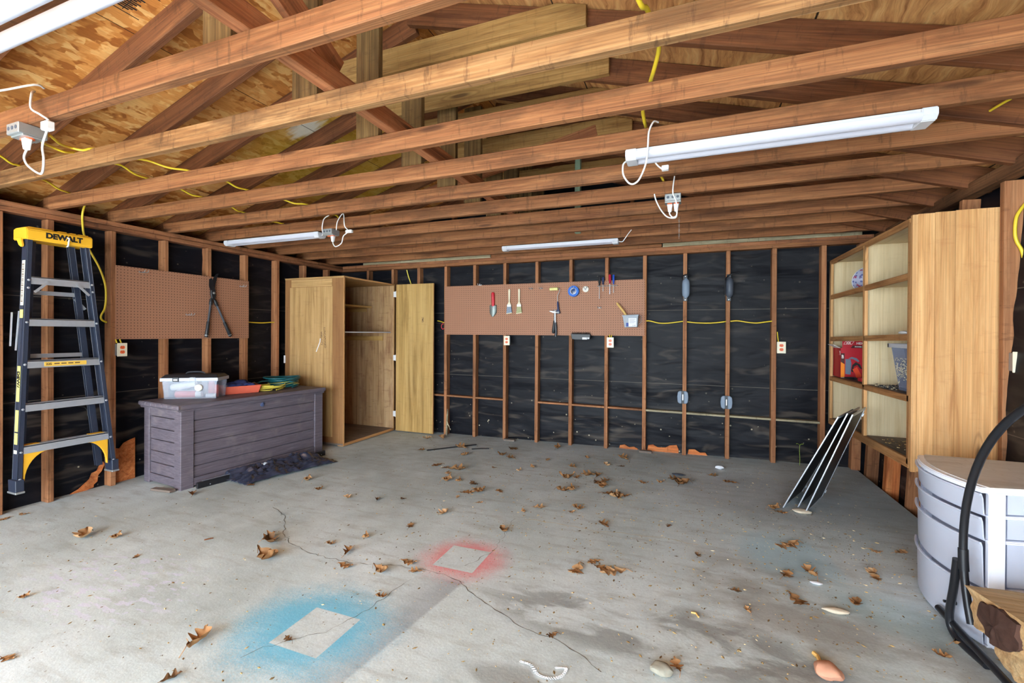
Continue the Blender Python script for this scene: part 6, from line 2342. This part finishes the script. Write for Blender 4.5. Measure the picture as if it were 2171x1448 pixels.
def ribbon(name, pts, w, mat, seed):
    """thin irregular line lying on the slab"""
    rr = random.Random(seed)
    P = []
    for a, b in zip(pts, pts[1:]):
        a, b = V((*a, 0)), V((*b, 0))
        n = max(2, int((b - a).length / .03))
        for j in range(n):
            q = a.lerp(b, j / n)
            nrm = V(((b - a).y, -(b - a).x, 0)).normalized()
            P.append(q + nrm * rr.uniform(-.010, .010))
    P.append(V((*pts[-1], 0)))
    B = MB()
    prev = None
    for i, q in enumerate(P):
        t_ = (P[min(i + 1, len(P) - 1)] - P[max(i - 1, 0)]).normalized()
        nrm = V((t_.y, -t_.x, 0)) * w * rr.uniform(.25, 1.0)
        cur = [B.vert((q.x + s * nrm.x, q.y + s * nrm.y, fz(q.x) + .0012)) for s in (-1, 1)]
        if prev:
            B.face([prev[0], prev[1], cur[1], cur[0]])
        prev = cur
    return B.build(name, mat, floor)


ribbon('crack', [(0.031, -2.568), (0.258, -2.667), (0.473, -2.866), (0.615, -2.952), (0.756, -2.996), (0.996, -3.024), (1.182, -3.009), (1.418, -2.947), (1.649, -2.937), (1.791, -2.966), (1.931, -3.06), (2.087, -3.138), (2.171, -3.177), (2.259, -3.211), (2.361, -3.204), (2.417, -3.228), (2.506, -3.28), (2.579, -3.331)], 0.0022, MAT['crack'], 0)
ribbon('crack', [(1.77, -2.139), (1.805, -2.433), (1.824, -2.621), (1.744, -2.823)], 0.0016, MAT['crack'], 1)
ribbon('crack', [(1.831, -2.116), (2.03, -2.107), (2.32, -2.13), (2.722, -2.085), (2.938, -2.104)], 0.003, MAT['husk'], 2)
ribbon('crack', [(1.543, -3.042), (1.518, -3.205), (1.506, -3.36), (1.443, -3.523), (1.28, -3.685), (1.247, -3.763)], 0.0014, MAT['crack'], 3)
ribbon('crack', [(3.134, -2.183), (3.44, -2.255), (3.692, -2.301), (3.941, -2.28)], 0.002, MAT['husk'], 4)


# a few single things lying about
def chunk(name, x, y, s, mat, label, cat, sq=(1, 1, .6)):
    B = MB()
    bmesh.ops.create_icosphere(B.bm, subdivisions=3, radius=s)
    for v in B.bm.verts:
        v.co *= 1 + .28 * mn.noise(v.co / s * 1.4 + V((x * 9, y * 9, 0)))
        v.co = V((v.co.x * sq[0], v.co.y * sq[1], v.co.z * sq[2]))
    zm = min(v.co.z for v in B.bm.verts)
    B.bm.transform(M.Translation((x, y, fz(x) - zm)))
    o = B.build(name, mat, smooth=30)
    return tag(o, label, cat)


chunk('brick_lump', 3.354, -3.070, .038, MAT['brick'], 'terracotta coloured lump at the bottom edge of the floor', 'lump', (1.2, 1, .7))
chunk('stone', 2.790, -3.257, .030, MAT['stone'], 'rounded grey stone on the floor near the camera beside a leaf', 'stone', (1.3, 1, .6))
chunk('paper_scrap', 3.155, -0.406, .030, MAT['paper_white'], 'crumpled white paper scrap on the floor by the back wall', 'paper', (1.2, .5, .6))
chunk('grey_scrap', 2.802, -0.734, .035, MAT['charcoal'], 'flat dark grey scrap on the floor near the back wall', 'scrap', (1.6, .6, .25))
chunk('pale_scrap', 3.628, -1.333, .030, MAT['lint'], 'papery beige trash under the foot of the leaning screens', 'trash', (2.0, 1.1, .4))
chunk('pale_scrap', 3.502, -2.597, .026, MAT['lint'], 'pale curled bark chip on the floor right of centre', 'chip', (2.0, .7, .4))
chunk('pale_scrap', 3.484, -2.349, .018, MAT['paper_white'], 'small white scrap on the pale blue paint patch', 'chip', (1.6, .8, .3))
B = MB()
B.tube([(0.223, -0.780, fz(0.223) + 0.0070), (0.428, -0.559, fz(0.422) + 0.0070), (0.621, -0.363, fz(0.621) + 0.0070)], 0.007, 6)
tag(B.build('stick', MAT['black']), 'long black broken stick near the back wall under a leaf', 'stick')
B = MB()
B.tube([(0.656, -0.555, fz(0.656) + 0.0060), (0.748, -0.500, fz(0.742) + 0.0060), (0.829, -0.469, fz(0.829) + 0.0060)], 0.006, 6)
tag(B.build('stick', MAT['black']), 'short black stick right of the long broken one', 'stick')
B = MB()
B.tube([(3.339, -2.941, fz(3.339) + 0.0080), (3.350, -2.959, fz(3.345) + 0.0080), (3.350, -3.002, fz(3.350) + 0.0080)], 0.008, 6)
tag(B.build('stick', MAT['handlewood']), 'short pale wooden stick on the floor near the camera', 'stick')
B = MB()
B.tube([(0.095, -3.122, fz(0.095) + 0.0040), (0.115, -3.091, fz(0.108) + 0.0040), (0.122, -3.085, fz(0.122) + 0.0040)], 0.004, 6)
tag(B.build('stick', MAT['rafter']), 'thin reddish twig on the left part of the floor', 'stick')
B = MB()
B.tube([(2.894, -2.829, fz(2.894) + 0.0040), (2.915, -2.829, fz(2.909) + 0.0040), (2.925, -2.854, fz(2.925) + 0.0040)], 0.004, 6)
tag(B.build('stick', MAT['handlewood']), 'short pale splinter on the dark stain', 'stick')
t = thing('thin_chain', (2.363, -3.431, fz(2.363)), 'thin pale string of links lying on the floor near the camera', 'chain')
B = MB()
for i, p in enumerate(smooth_path([(x, y, fz(x) + .004) for x, y in [(2.283, -3.392), (2.323, -3.396), (2.363, -3.431), (2.409, -3.433), (2.446, -3.409), (2.453, -3.366), (2.419, -3.374)]], 5)):
    B.tube([(p.x + .006 * math.cos(a + i), p.y + .004 * math.sin(a + i * 1.3), p.z) for a in [2 * PI * j / 7 for j in range(7)]], .0012, 4, True)
B.build('links', MAT['labelwhite'], t)


# ================================================================== SHOP LIGHTS
def shop_light(x0, x1, y, z, label, tubes=2, w=.115, split=False):
    """twin LED strip light along x; z = underside of the joists it hangs from"""
    t = thing('shop_light', ((x0 + x1) / 2, y, z - .055), label, 'shop light', 'strip lights')
    for a, b in (((-.50, -.15), (.15, .50)) if split else ((-.42, .42),)):
        B = MB()
        B.box(x0 + .03, x1 - .03, y + w * a, y + w * b, z - .022, z - .003)
        B.build('housing', MAT['white_plastic'], t, bevel=.002)
    for k in range(tubes):
        yy = y + (k - (tubes - 1) / 2) * w * (.65 if split else .56)
        B = MB()
        r = w * (.165 if split else .25)
        n = 12
        prof = [(yy + r * math.cos(a), z - .022 + r * .95 * math.sin(a)) for a in [PI + PI * i / n for i in range(n + 1)]]
        B.prism(prof, 'x', x0 + .05, x1 - .05)
        B.build('diffuser', MAT['lamp_tube'], t, smooth=40)
    for a, b in ((x0, x0 + .055), (x1 - .055, x1)):
        B = MB()
        B.prism([(y - w * .5, z - .004), (y - w * .52, z - .034), (y - w * .36, z - .054), (y + w * .36, z - .054), (y + w * .52, z - .034), (y + w * .5, z - .004)], 'x', a, b)
        B.build('end_cap', MAT['white_plastic'], t, bevel=.004, seg=2)
    return t


def junction(loc, label, plugs, faces='down', size=.10):
    t = thing('ceiling_outlet', loc, label, 'ceiling outlet', 'ceiling outlet boxes')
    x, y, z = loc
    B = MB()
    B.box(x - size / 2, x + size / 2, y - .05, y + .05, z + .0, z + .048)
    b = B.build('metal_box', MAT['steel'], t, bevel=.003)
    B = MB()
    for dx in (-.03, .0, .03):
        B.lathe([(.009, 0), (.009, .001)], M.Translation((x + dx, y - .0505, z + .025)) @ M.Rotation(PI / 2, 4, 'X'), 10)
    B.build('knockout', MAT['charcoal'], b)
    B = MB()
    B.box(x - size * .5, x + size * .5, y - .035, y + .035, z - .006, z)
    B.build('cover', MAT['steel'], t, bevel=.001)
    for dx in ((-.02, .02)):
        B = MB()
        B.lathe([(.017, -.012), (.017, -.005)], M.Translation((x + dx, y, z)), 14)
        B.build('receptacle', MAT['orange'], t)
    return t


def plug(loc, pts, label, sw=None, r=.0045):
    """white plug hanging down at loc with its cord"""
    x, y, z = loc
    t = thing('power_cord', loc, label, 'power cord', 'white power cords')
    B = MB()
    B.hexa([(x - .010, y - .010, z - .05), (x + .010, y - .010, z - .05), (x + .010, y + .010, z - .05), (x - .010, y + .010, z - .05),
            (x - .017, y - .014, z), (x + .017, y - .014, z), (x + .017, y + .014, z), (x - .017, y + .014, z)])
    B.build('plug', MAT['wire_white'], t, bevel=.003)
    B = MB()
    B.tube(smooth_path([(x, y, z - .048)] + pts, 6), r, 7)
    B.build('cord', MAT['wire_white'], t, smooth=60)
    if sw:
        B = MB()
        B.box(*sw)
        B.build('inline_switch', MAT['wire_white'], t, bevel=.004)
    return t


zu = 2.194
shop_light(2.575, 3.80, -2.66, zu, 'white twin strip light under the joists near the right side', 2, .125)
shop_light(-1.50, -.27, -1.80, zu, 'white strip light over the left side near the pegboard', 2, .105)
shop_light(1.04, 2.245, -.60, zu, 'white strip light close to the back wall above the pegboard', 2, .09)
shop_light(.42, 1.64, -4.330, 2.172, 'white twin strip light at the top left, nearest the camera', 2, .104, True)

junction((.075, -3.915, 2.145), 'metal outlet box with orange sockets under joist at upper left', 1)
junction((-.12, -1.845, 2.145), 'metal outlet box with orange socket beside the left strip light', 1)
junction((2.775, -1.845, 2.145), 'metal outlet box with orange sockets in the right middle of ceiling', 2)
plug((.095, -3.925, 2.134), [(.085, -3.93, 2.05), (.115, -3.93, 2.01), (.20, -3.93, 1.965), (.235, -3.93, 1.965), (.245, -3.93, 2.02), (.235, -3.93, 2.08), (.27, -3.93, 2.14), (.285, -3.93, 2.18),
      (.28, -3.955, 2.197), (.23, -3.965, 2.23), (.21, -3.955, 2.30), (.17, -3.93, 2.33)],
     'white power cord looping under the joist at upper left', (.252, .302, -3.945, -3.915, 2.140, 2.178))
cable('lamp_cord', [(.46, -4.335, 2.165), (.36, -4.30, 2.18), (.24, -4.24, 2.20), (.12, -4.15, 2.22), (.17, -4.05, 2.27), (.24, -3.96, 2.33), (.22, -3.92, 2.34)], 'white lead sagging from the nearest strip light to a joist', .0045, 'wire_white', 'power cord', None)
plug((-.10, -1.845, 2.134), [(-.09, -1.85, 2.06), (-.05, -1.86, 2.035), (.02, -1.87, 2.06), (.06, -1.89, 2.115), (.12, -1.90, 2.15), (.085, -1.905, 2.20), (.07, -1.90, 2.30), (.04, -1.895, 2.30), (-.0, -1.90, 2.24), (-.01, -1.90, 2.17)],
     'white power cord with switch hanging by the left strip light', (.10, .165, -1.915, -1.885, 2.135, 2.16))
cable('lamp_cord', [(-.27, -1.80, 2.165), (-.23, -1.83, 2.165), (-.18, -1.89, 2.21), (-.15, -1.90, 2.28), (-.10, -1.89, 2.31)], 'white lead rising from the right end of left strip light', .0045, 'wire_white', 'power cord', None)
plug((2.755, -1.845, 2.134), [(2.755, -1.85, 2.07), (2.775, -1.86, 2.045), (2.80, -1.87, 2.06), (2.795, -1.89, 2.14), (2.775, -1.90, 2.20), (2.785, -1.905, 2.30)], 'white power cord at the left socket of the right ceiling outlet')
plug((2.795, -1.845, 2.134), [(2.80, -1.85, 2.07), (2.79, -1.84, 2.045), (2.74, -1.84, 2.055), (2.70, -1.86, 2.10), (2.67, -1.88, 2.16), (2.66, -1.90, 2.20)], 'white power cord at the right socket of the right ceiling outlet')
cable('lamp_cord', [(2.575, -2.66, 2.155), (2.56, -2.68, 2.13), (2.565, -2.70, 2.07), (2.60, -2.71, 2.02), (2.64, -2.72, 2.03), (2.675, -2.735, 2.10), (2.685, -2.74, 2.18), (2.69, -2.745, 2.25), (2.71, -2.735, 2.30), (2.73, -2.70, 2.31)], 'white lead hanging in a loop from left end of the right strip light', .0045, 'wire_white', 'power cord', None)
t = thing('pull_switch', (2.76, -2.55, 2.12), 'small white switch on a lead below the right strip light', 'switch')
B = MB()
B.tube(smooth_path([(2.70, -2.62, 2.165), (2.72, -2.59, 2.14), (2.745, -2.56, 2.125)], 4), .004, 6)
B.build('lead', MAT['wire_white'], t)
B = MB()
B.box(2.74, 2.775, -2.575, -2.545, 2.118, 2.142)
B.build('switch_body', MAT['wire_white'], t, bevel=.003)
cable('lamp_cord', [(2.245, -.60, 2.165), (2.28, -.605, 2.16), (2.30, -.62, 2.175), (2.34, -.635, 2.225), (2.37, -.64, 2.26)], 'white lead rising from the right end of the back strip light', .004, 'wire_white', 'power cord', None)
t = thing('hanging_chain', (2.80, -1.03, 2.05), 'short thin chain hanging from a joist toward the back right', 'chain')
B = MB()
for k in range(9):
    B.tube([(2.80 + (.004 * math.cos(a) if k % 2 else 0), -1.052 + (0 if k % 2 else .004 * math.cos(a)), 2.23 - .02 * k + .011 * math.sin(a)) for a in [2 * PI * i / 8 for i in range(8)]], .0012, 5, True)
B.build('links', MAT['steel'], t)

# yellow cable runs over the joists
ZJ = 2.298


def run(pts, label, r=.0065):
    P = []
    for a, b in zip(pts, pts[1:]):
        P.append((a[0], a[1], a[2] if len(a) > 2 else ZJ))
        P.append(((a[0] + b[0]) / 2, (a[1] + b[1]) / 2, (((a[2] if len(a) > 2 else ZJ) + (b[2] if len(b) > 2 else ZJ)) / 2) - .012))
    a = pts[-1]
    P.append((a[0], a[1], a[2] if len(a) > 2 else ZJ))
    cable('electrical_cable', P, label, r)


run([(.115, -3.88, 2.17), (-.02, -3.80, 2.22), (-.30, -3.60, 2.28), (-.25, -3.51), (-.20, -3.28, 2.31), (-.10, -3.09), (-.10, -2.86, 2.31), (-.10, -2.68), (-.09, -2.40, 2.31), (.01, -2.25), (-.05, -1.84, 2.31), (-.11, -1.85, 2.20)], 'yellow cable running back over the joists on the left, right-hand run')
run([(.11, -3.90, 2.16), (-.35, -3.66, 2.27), (-.42, -3.51), (-.44, -3.29, 2.31), (-.52, -3.09), (-.58, -2.85, 2.31), (-.59, -2.68), (-.65, -2.42, 2.31), (-.69, -2.25), (-.70, -1.84)], 'yellow cable running back over the joists on the left, middle run')
run([(-.85, -3.80, 2.30), (-.94, -3.64, 2.31), (-1.02, -3.51), (-1.29, -3.28, 2.31), (-1.43, -3.09), (-1.58, -2.94, 2.30)], 'yellow cable crossing the joists toward the left wall')
run([(2.715, -3.56, 2.33), (2.74, -3.47, 2.34), (2.765, -3.26, 2.34), (2.72, -3.05, 2.33), (2.665, -2.79, 2.34), (2.665, -2.62, 2.33), (2.66, -2.20, 2.34), (2.675, -2.10, 2.33), (2.70, -1.78, 2.34), (2.78, -1.80, 2.20)], 'thick yellow cable running back over the joists on the right', .0085)
cable('electrical_cable', [(2.71, -3.56, 2.33), (2.70, -3.62, 2.40), (2.69, -3.80, 2.62)], 'thick yellow cable coming down from the right roof slope', .0085)
cable('electrical_cable', [(4.168, -2.41, 2.30), (4.155, -2.34, 2.30), (4.148, -2.28, 2.30), (4.166, -2.22, 2.31), (4.168, -2.15, 2.30)], 'short yellow cable between joists near the right wall', .006)

# ================================================================== DAYLIGHT
w = bpy.data.worlds.new('sky')
SC.world = w
w.use_nodes = True
nt = w.node_tree
bg = nt.nodes['Background']
bg.inputs['Color'].default_value = (0.76, 0.89, 1.0, 1)
bg.inputs['Strength'].default_value = 5.5
sun = bpy.data.lights.new('sun', 'SUN')
sun.energy = 15.0
sun.angle = 0.03
sun.color = (0.86, 0.94, 1.0)
so = bpy.data.objects.new('sun', sun)
COL.objects.link(so)
d = V((-.15, .62, -1.0)).normalized()            # shines in through the doorway, behind the camera
so.rotation_euler = d.to_track_quat('-Z', 'Y').to_euler()
po = bpy.data.lights.new('doorway_portal', 'AREA')
po.shape = 'RECTANGLE'
po.size, po.size_y = 5.5, 2.2
po.cycles.is_portal = True
p_o = bpy.data.objects.new('doorway_portal', po)
COL.objects.link(p_o)
p_o.location = (1.4, YF, 1.05)
p_o.rotation_euler = (PI / 2, 0, 0)

# ================================================================== CAMERA
cd = bpy.data.cameras.new('camera')
cd.sensor_fit = 'HORIZONTAL'
cd.sensor_width = 36.0
cd.lens = 36.0 * 951.27 / 2171.0
cd.shift_y = -13.23 / 2171.0
cd.clip_start = 0.05
cam = bpy.data.objects.new('camera', cd)
COL.objects.link(cam)
yaw, pit, rol = .3729, -.0038, .0058
cy_, sy_ = math.cos(yaw), math.sin(yaw)
F = V((-sy_ * math.cos(pit), cy_ * math.cos(pit), math.sin(pit)))
R0 = V((cy_, sy_, 0))
U0 = R0.cross(F)
R1 = R0 * math.cos(rol) + U0 * math.sin(rol)
U1 = U0 * math.cos(rol) - R0 * math.sin(rol)
m = M((R1, U1, -F)).transposed().to_4x4()
m.translation = V((2.8707, -5.0116, 1.2697))
cam.matrix_world = m
SC.camera = cam
SC.view_settings.view_transform = 'Standard'
SC.view_settings.look = 'None'
SC.view_settings.gamma = 1.0
SC.view_settings.use_curve_mapping = False
SC.view_settings.exposure = 1.75
SC.cycles.use_denoising = True
SC.cycles.max_bounces = 12
SC.cycles.diffuse_bounces = 8
SC.cycles.transparent_max_bounces = 16
